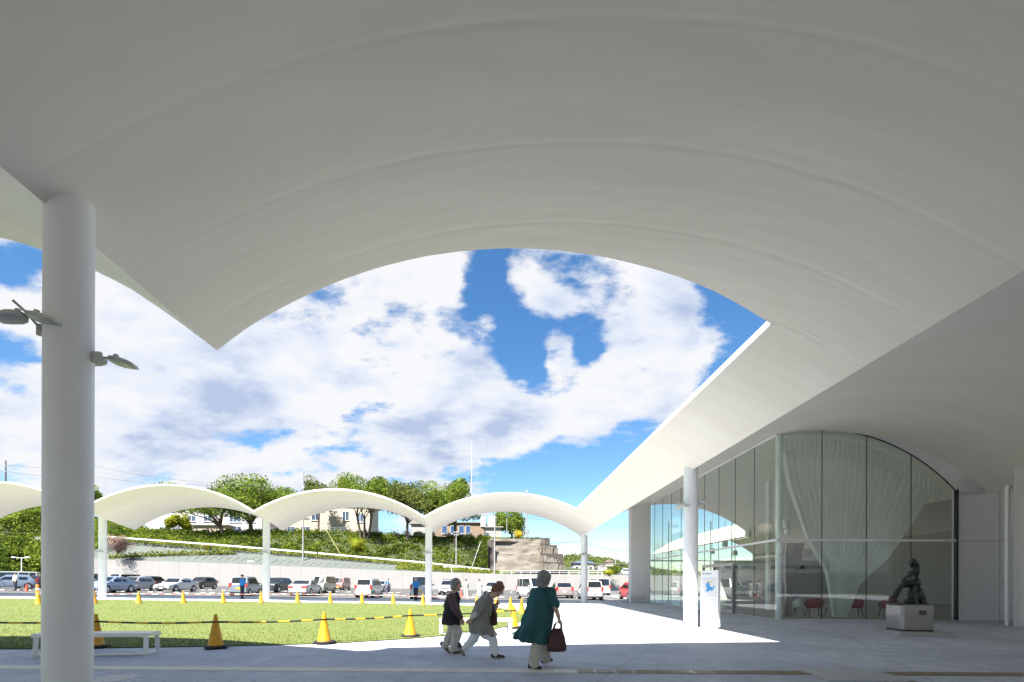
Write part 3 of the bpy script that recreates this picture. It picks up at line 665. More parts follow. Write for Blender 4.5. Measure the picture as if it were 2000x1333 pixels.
# chairs
RED = mat('red_upholstery', (.28, .035, .03), .7, var=.12, vscale=8); OFFW = mat('white_upholstery', (.6, .6, .57), .7, var=.08, vscale=8)
def chair(x, y, rz, m, label, grp):
    c = thing('lounge_chair', label, 'chair', (x, y, .006), rz, grp)
    mb = MB(); mb.loft([[(a * math.cos(q) * .30, a * math.sin(q) * .29, z) for q in lerp_list(0, 2 * math.pi * 23 / 24, 24)] for a, z in ((.7, .36), (.95, .38), (1, .44), (.92, .47))]); mb.build('seat', m, c, smooth=True)
    mb = MB(); rows = []
    for t in lerp_list(0, 1, 6):
        rows.append([((.31 + .04 * t) * math.cos(q), (.31 + .04 * t) * math.sin(q), .40 + t * (.40 * max(.25, math.sin((q - R(60)) / R(240) * math.pi)))) for q in lerp_list(R(60), R(300), 22)])
    rows += [[(x_ * .9, y_ * .9, z_ - .02) for x_, y_, z_ in r] for r in reversed(rows)]
    mb.grid(rows); mb.build('backrest', m, c, smooth=True)
    for sx in (-1, 1):
        for sy_ in (-1, 1): mb = MB(); mb.tube([(sx * .2, sy_ * .2, .37), (sx * .25, sy_ * .25, 0)], [.02, .014], 8); mb.build('leg', DARKM, c)
for i, (px, m) in enumerate(((1590, RED), (1668, RED), (1735, RED))):
    chair(at(px, 1200, 20.4)[0], 20.4, R(70), m, 'red tub chair behind the arched glass ' + ('nearest the tied curtain', 'beside the gathered curtain foot', 'partly behind the bronze statue')[i], 'red chairs in the glass hall')
for i, (px, m) in enumerate(((1553, OFFW), (1630, OFFW))):
    chair(at(px, 1200, 20.6)[0], 20.6, R(110), m, 'white tub chair behind the arched glass ' + ('beside the tied curtain', 'between two red chairs')[i], 'white chairs in the glass hall')

# ------------------------------------------------------------------ hillside behind the parking lot
WX = [-140, -80, -57, -41, -13.6, -2.5, 12.6, 40]; WZ = [6.6, 5.77, 5.15, 4.5, 3.49, 3.22, 3.18, 2.9]
wtop = lambda x: interp(x, WX, WZ)
RX = [-150, -84, -61.7, -44.2, -17, -2.7, 12, 40]; RZ = [13.5, 10.3, 8.74, 7.38, 5.08, 3.55, 3.3, 3.0]
rtop = lambda x: interp(x, RX, RZ)
WALLM = mat('pale_retaining_concrete', (.30, .294, .286), .75, var=.06, vscale=.35, bump=.15, bscale=14)
WY = 95.0
wall = thing('retaining_wall', 'long pale concrete retaining wall closing the parking lot', 'wall')
wxs = lerp_list(-140, 44, 47)
for i in range(len(wxs) - 1):
    a, b = wxs[i] + .012, wxs[i + 1] - .012
    mb = MB(); z0 = -.4; mb.add([(a, WY, z0), (b, WY, z0), (b, WY, wtop(b)), (a, WY, wtop(a)), (a, WY + .6, z0), (b, WY + .6, z0), (b, WY + .6, wtop(b)), (a, WY + .6, wtop(a))],
        [(0, 1, 2, 3), (3, 2, 6, 7), (0, 3, 7, 4), (1, 5, 6, 2), (4, 7, 6, 5)]); mb.build('wall_panel', WALLM, wall)
mb = MB(); mb.grid([[(x, WY + .1, -.4) for x in (-140, 44)], [(x, WY + .1, 2.7) for x in (-140, 44)]]); mb.build('joint_backing', mat('joint_grey', (.3, .3, .3), .9), wall)
# terrain: strips from the wall crown back to the school terrace
NETM = mat('grey_green_slope_matting', (.12, .14, .128), .95, var=.22, vscale=1.2, bump=.4, bscale=6, col2=(.085, .10, .088))
VERGE = mat('verge_grass', (.10, .125, .035), .95, var=.4, vscale=.5, col2=(.07, .09, .025))
SOIL = mat('bank_soil', (.05, .065, .022), .95, var=.3, vscale=.4)
hx = lerp_list(-150, 40, 77)
btop = lambda x: interp(x, [-150, -110, -92, -84, -47, -23, -6, 0, 4, 40], [19, 17, 15, 13.0, 13.2, 12.7, 12.0, 11.8, 6, 3.2])
slope = MB(); slope.grid([[(x, WY + .55, wtop(x) - .02) for x in hx], [(x, WY + 1.2, wtop(x) + .05) for x in hx], [(x, 102.0, rtop(x) - .25) for x in hx]])
struct(slope.build('slope', NETM))
road = MB(); road.grid([[(x, 102.0, rtop(x) - .25) for x in hx], [(x, 103.2, rtop(x) - .1) for x in hx], [(x, 106.5, rtop(x) - .05) for x in hx]]); struct(road.build('hill_road', VERGE))
bank = MB(); rowsb = []
for t, y in ((0, 106.5), (.3, 108.2), (.7, 111), (1, 114), (1.0, 128), (1.05, 175), (1.1, 260)):
    rowsb.append([(x, y, rtop(x) - .05 + (max(btop(x), rtop(x)) - rtop(x)) * t) for x in hx])
bank.grid(rowsb); struct(bank.build('bank', SOIL, smooth=True))
# white anchor battens on the matting
bat = MB(); bat.tube([(0, 0, 0), (.42, 1.9, .62)], .045, 5); btm = bat.mesh('batten'); btm.materials.append(mat('white_batten', (.40, .40, .385), .7))
slp = [o for o in bpy.data.objects if o.name == 'slope'][0]
for i in range(34):
    x = -64 + i * 1.55; y = 97.2; t = (y - WY - 1.2) / (102 - WY - 1.2); t2 = t + 1.9 / (102 - WY - 1.2)
    z = wtop(x) + .05 + (rtop(x) - .25 - wtop(x)) * t; z2 = wtop(x) + .05 + (rtop(x) - .25 - wtop(x)) * t2
    o = bpy.data.objects.new('batten', btm); COL.objects.link(o); o.parent = slp; o.location = (x, y, z + .08); o.scale = (1, 1, max(.05, (z2 - z)) / .62)
# guard rail
gr = thing('guard_rail', 'white guard rail following the hill road above the matting slope', 'guard rail')
gx = lerp_list(-86, -3, 60); gy = 102.4
mb = MB(); mb.grid([[(x, gy + d, rtop(x) + zz) for x in gx] for d, zz in ((0, .38), (-.05, .48), (0, .58), (-.05, .68), (0, .78), (.06, .78), (.06, .38))]); mb.build('rail', mat('white_rail_paint', (.42, .42, .415), .5), gr)
pm = MB(); pm.box((0, 0, .2), (.14, .14, 1.2)); pmm = pm.mesh('post'); pmm.materials.append(MATS['white_rail_paint'])
for i in range(42):
    x = -86 + i * 2.0; o = bpy.data.objects.new('post', pmm); COL.objects.link(o); o.parent = gr; o.location = (x, gy + .12, rtop(x) - .1)
# verge weeds between matting and rail
LEAFB = leaf_mat('bank_leaves', (.028, .058, .012), (.21, .27, .04), scale=.22, fine=1.2)
LEAFY = leaf_mat('yellow_green_leaves', (.16, .20, .02), (.42, .44, .05), scale=.5, fine=2)
P = []
for _ in range(5200):
    x = random.uniform(-82, 2); y = random.uniform(100.6, 102.3); P.append((x, y, rtop(x) - .15 + random.random() * .35))
for _ in range(3600):
    x = random.uniform(-22, 2); y = random.uniform(96.5, 102); t = (y - 96) / 6; P.append((x, y, wtop(x) + (rtop(x) - wtop(x)) * t + random.random() * .5))
for _ in range(1500):
    u = random.random(); x = -79 + 23 * u; P.append((x + random.gauss(0, .4), 96.6 + 3.5 * u + random.gauss(0, .3), wtop(x) + .3 + (rtop(x) - wtop(x)) * .6 * u + abs(random.gauss(0, .45))))
o = leaves('verge_weeds', P, .42, leaf_mat('weed_leaves', (.09, .13, .02), (.30, .33, .06), scale=.4, fine=2), seed=3); tag(o, 'strip of sunlit weeds along the guard rail and wall crown', 'weeds', kind='stuff')
# undergrowth on the bank: leaf clumps of many sizes
def mounds(n, fx, fy, fz, rad, per, rg):
    P = []
    for _ in range(n):
        x = fx(); y = fy(x); z = fz(x, y); r = rad() 
        q = rg.normal(size=(per, 3)); q /= np.linalg.norm(q, axis=1)[:, None]; q *= (rg.random((per, 1)) ** .45) * r; q[:, 2] = np.abs(q[:, 2]) * .85
        P.append(q + np.array([x, y, z]))
    return np.concatenate(P)
rg = np.random.default_rng(5)
def bz(x, y): t = min(1, max(0, (y - 106.5) / 7.5)); return rtop(x) - .1 + (btop(x) - rtop(x)) * t
P = mounds(1150, lambda: random.uniform(-88, -3.5), lambda x: random.uniform(106.3, 114.6), bz, lambda: random.uniform(.5, 1.5), 85, rg)
o = leaves('bank_undergrowth', P, .46, LEAFB, seed=4); tag(o, 'dense green undergrowth covering the steep bank below the school', 'undergrowth', kind='stuff')
P = mounds(110, lambda: random.uniform(-84, -62), lambda x: random.uniform(106.2, 109.5), lambda x, y: bz(x, y) - .2, lambda: random.uniform(.5, 1.2), 80, rg)
o = leaves('meadow_grass', P, .42, leaf_mat('bright_meadow', (.17, .22, .015), (.40, .43, .05), scale=.35, fine=2), seed=6); tag(o, 'bright yellow green tall grass at the left end of bank', 'tall grass', kind='stuff')
# wooded slope closing the left side
def lz(x, y): return 1.0 + 12.5 * sstep(-82, -120, x) + 8 * sstep(86, 120, y) * sstep(-72, -95, x)
lh = MB(); lh.grid([[(x, y, lz(x, y) - .6) for x in lerp_list(-86, -190, 22)] for y in lerp_list(60, 130, 16)]); struct(lh.build('wooded_hill', SOIL, smooth=True))
P = mounds(900, lambda: random.uniform(-150, -84), lambda x: random.uniform(74, 118), lambda x, y: lz(x, y) - .4, lambda: random.uniform(.9, 2.6), 95, rg)
P2 = mounds(110, lambda: random.uniform(-96, -82), lambda x: random.uniform(93, 101), lambda x, y: 1 + (x + 82) * -.45, lambda: random.uniform(.8, 1.9), 90, rg)
P3 = mounds(420, lambda: random.uniform(-135, -80), lambda x: random.uniform(104, 119), lambda x, y: bz(x, y) - .3 if x > -150 else 0, lambda: random.uniform(.9, 2.3), 90, rg)
P4 = mounds(330, lambda: random.uniform(-128, -84), lambda x: random.uniform(95.6, 106.5), lambda x, y: interp(y, [95.6, 102, 106.5], [wtop(x), rtop(x), rtop(x)]) - .3, lambda: random.uniform(.8, 1.8), 85, rg)
o = leaves('hillside_thicket', np.concatenate([P, P2, P3, P4]), .62, leaf_mat('thicket_leaves', (.032, .065, .012), (.23, .30, .045), scale=.16, fine=.9), seed=8); tag(o, 'dense sunlit thicket covering the hillside left of the retaining wall', 'thicket', kind='stuff')

# ------------------------------------------------------------------ trees
BARK = mat('dark_bark', (.075, .06, .045), .9, var=.35, vscale=1.5, bump=.6, bscale=8)
def tree(name, label, base, top_z, cx, spread, dep, crown_z0, seed, nleaf=9000, size=.5, lm=None, trunk_r=.45, stems=1, lean=0.0, clumps=46, cat='tree', thin=.95):
    rr = random.Random(seed); t = thing(name, label, cat, base); H = top_z - base[2]; mb = MB(); tips = []
    zc0 = crown_z0 - base[2]
    for st in range(stems):
        off = (st - (stems - 1) / 2) * trunk_r * 2.6
        fork = zc0 * rr.uniform(.75, .95); p0 = Vector((off, rr.uniform(-.3, .3), -.6)); p1 = Vector((off * 1.6 + lean * fork * .55, 0, fork * .55)); p2 = Vector((off * 2.2 + lean * fork, rr.uniform(-.5, .5), fork))
        mb.tube([p0, p0 + Vector((0, 0, .8)), p1, p2], [trunk_r * 1.35, trunk_r, trunk_r * .85, trunk_r * .7], 9)
        nb = 7 if stems == 1 else 4
        for i in range(nb):
            a = 2 * math.pi * i / nb + rr.uniform(-.35, .35); rad = rr.uniform(.55, 1.0)
            e = Vector((cx + math.cos(a) * spread * rad * .8 + off, math.sin(a) * dep * rad * .8, zc0 + (H - zc0) * rr.uniform(.25, .8) * (1.1 - .45 * rad)))
            m = p2.lerp(e, .45) + Vector((0, 0, (H - zc0) * rr.uniform(-.02, .12)))
            mb.tube([p2 - Vector((0, 0, .3)), p2.lerp(m, .5) + Vector((rr.uniform(-.3, .3), 0, .25)), m, e], [trunk_r * .5, trunk_r * .38, trunk_r * .26, .06], 6, cap=False)
            for _ in range(4):
                u = rr.uniform(.3, .95); q = m.lerp(e, u); e2 = q + Vector((rr.uniform(-1, 1) * spread * .35, rr.uniform(-1, 1) * dep * .35, rr.uniform(.0, .35) * (H - zc0)))
                mb.tube([q, q.lerp(e2, .5) + Vector((0, 0, .2)), e2], [.13, .09, .04], 5, cap=False); tips.append(e2)
            tips.append(e)
    mb.build('trunk', BARK, t, smooth=True)
    rg = np.random.default_rng(seed); P = []; per = int(nleaf * thin) // clumps
    for c in range(clumps):
        if c < len(tips) and rr.random() < .8: q = tips[c]
        else:
            a = rr.uniform(0, 6.28); rad = math.sqrt(rr.random()); q = Vector((cx + math.cos(a) * spread * rad, math.sin(a) * dep * rad, 0)); dome = math.sqrt(max(0, 1 - .85 * rad * rad)); q.z = zc0 + (H - zc0) * (dome * rr.uniform(.42, 1.0) - .1)
        w = rr.uniform(.8, 1.25); s = np.array([spread * .155 * w, dep * .2 * w, (H - zc0) * .075 * w])
        g_ = rg.normal(size=(per, 3)); g_ *= (np.minimum(1, 1.55 / np.linalg.norm(g_, axis=1)))[:, None] ** rg.uniform(.6, 1, (per, 1)); P.append(g_ * s * 1.08 + np.array([q.x, q.y, min(q.z, H - .8)]))
    leaves('crown', np.concatenate(P), size, lm or LEAFT, t, seed=seed, flat=.25); return t
LEAFT = leaf_mat('cherry_leaves', (.055, .10, .018), (.27, .35, .06), scale=.3, trans=.4, fine=1.0)
LEAFD = leaf_mat('olive_tree_leaves', (.06, .085, .022), (.24, .28, .08), scale=.3, trans=.4, fine=1.0)
def tr(name, label, bx, by, Y, ty, x0, x1, cb, seed, **k):
    b = at(bx, by, Y); top = at(bx, ty, Y)[2]; xa, xb = at(x0, by, Y)[0], at(x1, by, Y)[0]
    return tree(name, label, b, top, (xa + xb) / 2 - b[0], (xb - xa) / 2 * .86, min((xb - xa) / 2, 6.5), at(bx, cb, Y)[2], seed, **k)
tr('cherry_tree', 'spreading green tree with ivy trunk leaning left over the yellow green shrub', 445, 1072, 112, 948, 300, 500, 1015, 21, nleaf=9000, lean=-.35, trunk_r=.55, clumps=40)
tr('cherry_tree', 'largest broad green tree with thick forked trunk above the bank', 491, 1072, 114, 924, 385, 600, 1018, 22, nleaf=19000, trunk_r=.6, clumps=64)
tr('hill_tree', 'small rounded olive green tree behind the thin utility pole', 622, 1058, 122, 930, 578, 655, 1000, 23, nleaf=6500, lm=LEAFD, trunk_r=.3, clumps=30)
tr('cherry_tree', 'tall three stemmed green tree beside the beige school block', 712, 1058, 112, 917, 646, 775, 1002, 24, nleaf=14000, stems=3, trunk_r=.30, clumps=56)
tr('cherry_tree', 'dark trunked olive green tree growing on the bank before the open sky gap', 795, 1062, 112, 936, 738, 872, 1012, 25, nleaf=12500, lm=LEAFD, trunk_r=.38, clumps=50)
tr('cherry_tree', 'wide green tree beside the white school gable with the tall antenna behind', 889, 1066, 112, 927, 812, 940, 1020, 26, nleaf=14000, trunk_r=.5, clumps=54)
tr('camphor_tree', 'dense bushy green tree standing behind the water tank building', 1000, 1050, 126, 985, 955, 1030, 1045, 27, nleaf=7500, trunk_r=.3, clumps=60)
tr('hill_tree', 'dark green tree crown rising over the left thicket', 172, 1010, 118, 932, 140, 205, 1000, 28, nleaf=5000, trunk_r=.35, clumps=34)
tr('cherry_tree', 'low green tree at the far left end of school block', 352, 1042, 118, 1000, 326, 372, 1040, 29, nleaf=4200, lm=LEAFY, trunk_r=.2, clumps=40)
# shrubs that stand out
def shrub(label, px, py, Y, rx, rz, m, n, size, seed, name='shrub'):
    b = at(px, py, Y); t = thing(name, label, 'shrub', b); rg = np.random.default_rng(seed)
    q = rg.normal(size=(n, 3)); q /= np.linalg.norm(q, axis=1)[:, None]; q *= (rg.random((n, 1)) ** .4); q *= np.array([rx, rx, rz]) * (1 + .25 * np.sin(q[:, :1] * 5 + q[:, 1:2] * 7)); q[:, 2] += rz * .75
    leaves('foliage', q, size, m, t, seed=seed); mb = MB()
    for i in range(6): a = i * 1.05; mb.tube([(0, 0, -.3), (math.cos(a) * rx * .35, math.sin(a) * rx * .35, rz * .8)], [.07, .03], 5)
    mb.build('stem', BARK, t)
shrub('bleached brown dried shrub hanging over the left end of wall', 232, 1078, 94.2, 2.2, 1.9, leaf_mat('dry_twigs', (.14, .09, .07), (.30, .215, .18), trans=.1, fine=4), 2600, .3, 31)
shrub('bright yellow green shrub on the bank before the beige school block', 697, 1075, 108.5, 1.9, 1.6, LEAFY, 1800, .38, 32)
shrub('yellow flowering shrub on top of the rock cutting', 1013, 1052, 112, 1.3, 1.1, leaf_mat('yellow_flowers', (.3, .24, .02), (.62, .48, .03), trans=.2, fine=6), 1500, .25, 33)
shrub('orange flowering weed beside the guard rail', 406, 1074, 101.8, .7, .6, leaf_mat('orange_flowers', (.25, .22, .02), (.6, .26, .04), trans=.2, fine=6), 500, .2, 34)
shrub('rounded green shrub on the road edge right of the rock cutting', 1204, 1120, 92, 1.0, .9, LEAFB, 1500, .22, 35)
shrub('pale green low shrub beside the white car on the upper road', 1190, 1123, 93, 1.4, .6, LEAFY, 1200, .22, 36)

# ------------------------------------------------------------------ rock cutting with stepped face
def cutting():
    t = thing('rock_cutting', 'tall weathered concrete faced cutting with stepped broken right end', 'cliff')
    ROCK = mat('stained_shotcrete', (.215, .195, .17), .95, var=.35, vscale=.35, bump=1.0, bscale=3.5, col2=(.125, .104, .085)); DROCK = mat('dark_rock', (.07, .062, .056), .95, var=.5, vscale=.9, bump=1.0, bscale=3)
    Y = 104.5
    # one board marked lift at a time, each set back a little
    lifts = [(1117, 1100), (1100, 1083), (1083, 1066), (1066, 1052)]
    xr = {1117: 1100, 1100: 1098, 1083: 1086, 1066: 1072, 1052: 1062}
    rr = random.Random(3)
    for i, (yb, yt) in enumerate(lifts):
        y0 = Y + i * 1.1; n = 40; rows = []
        for k in range(7):
            v = k / 6; yy = yb + (yt - yb) * v; x0 = at(962 - 2 * i, yy, y0)[0]; x1 = at(1056, yy, y0)[0]
            rows.append([(x0 + (x1 - x0) * j / n, y0 + v * .5 + .16 * mnoise.noise((j * .5, k * .9, i * 3.1)) + .3 * mnoise.noise((j * .13, k * .3, i)), at(1000, yy, y0)[2]) for j in range(n + 1)])
        rows.append([(p[0], p[1] + 1.4, p[2] + .05) for p in rows[-1]])
        mb = MB(); mb.grid(rows); mb.build('concrete_lift', ROCK, t, smooth=True)
        # the broken end: stepped blocks with dark undersides
        xa = at(1054, yb, y0)[0]; xb = at(xr[yb] + 4, yb, y0)[0]; z0 = at(1000, yb, y0)[2]; z1 = at(1000, yt, y0)[2]
        nb = 7
        for b in range(nb):
            u0 = xa + (xb - xa) * b / nb; u1 = xa + (xb - xa) * (b + 1) / nb; hh = (z1 - z0) * (1 - .12 * b * (i % 2) - rr.uniform(0, .14)) * (1 if b < 5 else .75)
            mb = MB(); rr2 = [rr.uniform(-.18, .18) for _ in range(8)]
            mb.box(((u0 + u1) / 2, y0 + .9 + rr2[0], z0 + hh / 2 + .08), (u1 - u0 - .05 + .1 * rr2[1], 2.6, hh - .12)); mb.v = [(x + rr.uniform(-.09, .09), y + rr.uniform(-.12, .12), z + rr.uniform(-.09, .09)) for x, y, z in mb.v]; mb.build('rock_block', ROCK, t)
        mb = MB(); mb.box(((xa + xb) / 2, y0 + 1.3, z0 + (z1 - z0) / 2), (xb - xa - .5, 2.6, (z1 - z0) + .3)); mb.build('rock_core', DROCK, t)
    mb = MB(); xs_ = lerp_list(at(938, 1100, Y)[0], at(966, 1100, Y)[0], 9)
    mb.grid([[(x, Y - .2 + 1.2 * v + .5 * mnoise.noise((x, v * 3, 1)), at(1000, 1119, Y)[2] + v * 7.2) for x in xs_] for v in lerp_list(0, 1, 9)]); mb.build('dark_face', DROCK, t, smooth=True)
    mb = MB(); mb.grid([[(at(950, 1100, Y)[0], Y + 1.6, at(1000, 1052, Y)[2] - .4), (at(1068, 1100, Y)[0], Y + 5, at(1000, 1052, Y)[2] - .4)], [(at(950, 1100, Y)[0], 150, at(1000, 1048, Y)[2]), (at(1078, 1100, Y)[0], 150, at(1000, 1052, Y)[2] - 1)]]); mb.build('crown_ground', VERGE, t)
    mb = MB(); mb.add([(at(1096, 1100, Y)[0], Y + .5, 3.0), (at(1116, 1100, Y)[0], Y + 2, 2.9), (at(1090, 1100, Y)[0], Y + 6, 7.5), (at(1078, 1100, Y)[0], Y + 2.5, 7.0), (at(1120, 1100, Y)[0], Y + 20, 2.9)], [(0, 1, 2, 3), (1, 4, 2)]); mb.build('scree_slope', ROCK, t)
    P = []
    for _ in range(2600): x = random.uniform(at(950, 1, Y)[0], at(1064, 1, Y)[0]); P.append((x, Y + 4.2 + random.random() * 2, at(1000, 1051, Y)[2] + random.random() * .5))
    for _ in range(1500): P.append((at(940 + random.random() * 16, 1, Y)[0], Y - .6, at(1000, 1050, Y)[2] - 6.5 * random.random() ** 1.5))
    leaves('crown_weeds', P, .4, LEAFB, t, seed=9)
cutting()
# far right: road terrace, distant wooded ridge and houses
rt = MB(); rt.grid([[(x, y, z) for x in lerp_list(2, 60, 8)] for y, z in ((95.5, 3.0), (100, 3.0), (150, 2.6), (230, 4.0))]); struct(rt.build('upper_road', mat('upper_road_surface', (.17, .165, .155), .9, var=.15, vscale=.3)))
rdg = lambda x: interp(x, [-40, 20, 50, 66, 80, 110, 150, 260], [8, 16, 20.5, 19, 15, 9.5, 7, 6]) 
rm = MB(); rm.grid([[(x, y, rdg(x) * t) for x in lerp_list(-60, 330, 40)] for y, t in ((255, 0), (285, .5), (325, 1), (420, .9))]); struct(rm.build('distant_ridge', SOIL, smooth=True))
P = mounds(900, lambda: random.uniform(10, 130), lambda x: random.uniform(256, 330), lambda x, y: rdg(x) * interp(y, [255, 285, 325], [0, .5, 1]) - .8, lambda: random.uniform(1.6, 3.6), 44, rg)
o = leaves('ridge_woods', P, 1.25, leaf_mat('far_leaves', (.07, .10, .03), (.24, .28, .09), scale=.06, fine=.3), seed=12); tag(o, 'distant green woods covering the low ridge beyond the road', 'woods', kind='stuff')
def far_house(label, px0, px1, pyt, pyb, Y, wallc, roofc, rise, name='house', win=3):
    a = at(px0, pyb, Y); b = at(px1, pyt, Y); w = b[0] - a[0]; h = b[2] - a[2]; t = thing(name, label, 'house', (a[0], Y, a[2]))
    mb = MB(); mb.box((w / 2, 3, h / 2), (w, 6, h)); mb.build('wall', mat('house_wall_%d' % px0, wallc, .8, var=.04), t)
    mb = MB(); mb.prism([(-.4, h), (w + .4, h), (w + .4, h + .12), (w * .5, h + rise), (-.4, h + .12)], -.5, 6.5); mb.build('roof', mat('house_roof_%d' % px0, roofc, .6, var=.08), t)
    for i in range(win):
        x = w * (i + .5) / win; mb = MB(); mb.box((x, -.02, h * .5), (w / win * .45, .06, h * .28)); wf = mb.build('window', STEELW, t)
        mb = MB(); mb.box((x, -.06, h * .5), (w / win * .38, .04, h * .22)); mb.build('pane', CARGLASS, wf)
far_house('white house with pale blue roof beyond the rock cutting', 1120, 1160, 1100, 1119, 150, (.36, .365, .37), (.14, .21, .34), .9)
far_house('small grey roofed house low on the distant ridge', 1168, 1184, 1109, 1119, 200, (.6, .58, .55), (.2, .2, .21), 1.2, win=2)
far_house('cream house with brown roof among the ridge trees', 1186, 1198, 1098, 1106, 235, (.62, .57, .48), (.22, .15, .12), 1.2, win=2)
# low rail and fence on the upper road
fr = thing('road_railing', 'white pipe railing along the upper road crown', 'railing')
mb = MB(); mb.box((10, 95.6, 3.9), (22, .05, .07)); mb.box((10, 95.6, 3.55), (22, .05, .06)); mb.build('rail', STEELW, fr)
for i in range(12): mb = MB(); mb.box((-.5 + i * 1.9, 95.6, 3.5), (.07, .07, .9)); mb.build('post', STEELW, fr)
cp = thing('carport', 'flat roofed open carport beside the pale blue roofed house', 'carport', at(1160, 1120, 120))
mb = MB(); mb.box((3.6, 1.5, 2.3), (9.2, 3.5, .1)); mb.build('roof', mat('carport_roof', (.3, .28, .25), .6), cp)
for x in (.2, 2.6, 5, 7.2):
    mb = MB(); mb.box((x, .2, 1.15), (.14, .14, 2.3)); mb.build('post', mat('carport_post', (.16, .14, .12), .7), cp)

# ------------------------------------------------------------------ school on the terrace
FRAMEW = mat('window_frame_white', (.7, .7, .7), .5); PANEM = mat('window_pane', (.05, .075, .12), .08, spec=.8); PANEB = mat('window_pane_blue', (.05, .10, .22), .08, spec=.8)
def school(name, label, px0, px1, pyt, pyb, Y, wallm, rows, roofm, slope_r=.0, dep=9, pane=None, yaw=0.0, eave=.5):
    a = at(px0, pyb, Y); b = at(px1, pyt, Y); w = b[0] - a[0]; h = b[2] - a[2]; t = thing(name, label, 'building', (a[0], Y, a[2]), yaw)
    mb = MB(); mb.box((w / 2, dep / 2, h / 2 - .5), (w, dep, h + 1)); mb.build('wall', wallm, t)
    if slope_r: mb = MB(); mb.prism([(-eave, h), (w + eave, h), (w + eave, h + .12), (w / 2, h + slope_r), (-eave, h + .12)], -eave, dep + eave); mb.build('roof', roofm, t)
    else: mb = MB(); mb.box((w / 2, dep / 2, h + .13), (w + 2 * eave, dep + 2 * eave, .24)); mb.build('roof', roofm, t)
    for u0, u1, v0, v1 in rows:
        mb = MB(); x0, x1, z0, z1 = w * u0, w * u1, h * v0, h * v1
        mb.box(((x0 + x1) / 2, -.03, (z0 + z1) / 2), (x1 - x0, .1, z1 - z0)); wf = mb.build('window', FRAMEW, t)
        npn = max(1, round((x1 - x0) / 1.1))
        for i in range(npn):
            q0 = x0 + (x1 - x0) * i / npn + .06; q1 = x0 + (x1 - x0) * (i + 1) / npn - .06
            mb = MB(); mb.box(((q0 + q1) / 2, -.075, (z0 + z1) / 2), (q1 - q0, .04, z1 - z0 - .14)); mb.build('pane', pane or PANEM, wf)
        mb = MB(); mb.box(((x0 + x1) / 2, -.12, z0 - .06), (x1 - x0 + .3, .2, .08)); mb.build('sill', FRAMEW, wf)
    return t
LILAC = mat('pale_lilac_wall', (.42, .41, .45), .8, var=.05); BEIGE = mat('cream_wall', (.46, .40, .325), .8, var=.05); ROOFG = mat('pale_roof', (.26, .255, .25), .7); ROOFB = mat('brown_eave', (.22, .15, .11), .7)
school('school_block', 'pale lilac two storey school block behind the leaning tree', 284, 512, 992, 1048, 130, LILAC, [(.12, .2, .1, .33), (.36, .43, .52, .72), (.50, .57, .52, .72), (.72, .82, .5, .78), (.86, .94, .5, .78), (.72, .82, .08, .36)], ROOFG)
school('annex', 'low cream annex with small square vents in front of lilac school block', 377, 440, 1027, 1048, 124, BEIGE, [(.12, .2, .3, .6), (.42, .5, .3, .6), (.72, .8, .3, .6)], ROOFG, dep=4)
school('school_block', 'cream two storey school block with long upper balcony between the trees', 545, 722, 988, 1052, 130, BEIGE, [(.05, .17, .12, .36), (.24, .34, .12, .36), (.36, .44, .55, .8), (.70, .77, .55, .82), (.86, .93, .5, .76), (.24, .33, .62, .82)], ROOFB)
school('gable_hall', 'plain white gabled hall behind the dark trunked tree', 803, 836, 1024, 1052, 126, mat('white_gable', (.36, .355, .35), .8), [(.1, .2, .2, .4)], ROOFG, slope_r=2.0)
school('clubhouse', 'low school wing with large blue windows and orange brown base', 842, 946, 1022, 1052, 128, mat('tan_wall', (.26, .19, .13), .8, var=.1), [(.2, .3, .3, .82), (.36, .44, .3, .82), (.52, .62, .3, .82), (.65, .74, .3, .82)], ROOFG, pane=PANEB)
school('tank_house', 'small white rooftop tank building on the terrace edge', 946, 979, 1031, 1055, 120, mat('white_tank_wall', (.34, .325, .31), .8, var=.06), [(.1, .3, .3, .62)], ROOFG, dep=5)
for px, r, h, lb in ((944, .7, 2.4, 'slim white cylindrical water tank above the tank building'), (962, 1.1, 2.6, 'wide grey ribbed water tank above the tank building')):
    p = at(px, 1030, 122); t = thing('water_tank', lb, 'water tank', (p[0], 122, p[2]))
    mb = MB(); mb.lathe([(r, 0)] + sum([[(r, h * i / 6 + .02), (r * 1.04, h * i / 6 + .1), (r, h * i / 6 + .2)] for i in range(6)], []) + [(r * .6, h + .2)], 24); mb.build('shell', mat('tank_metal_%d' % px, (.55, .57, .6) if r > 1 else (.7, .69, .67), .45, metal=.2), t, smooth=True)
    mb = MB(); mb.lathe([(r * 1.05, -.25), (r * 1.05, 0)], 24); mb.build('base_ring', DARKM, t)
fn = thing('school_fence', 'thin grey mesh fence along the terrace edge by the school', 'fence')
for i in range(40):
    x = -60 + i * 1.5; mb = MB(); mb.box((x, 115.2, btop(x) + .7), (.07, .07, 1.5)); mb.build('post', STEEL, fn)
for zz in (.5, 1.0, 1.4):
    mb = MB(); mb.grid([[(x, 115.2, btop(x) + zz + d) for x in lerp_list(-60, -1.5, 30)] for d in (-.03, .03)]); mb.build('rail', STEEL, fn)

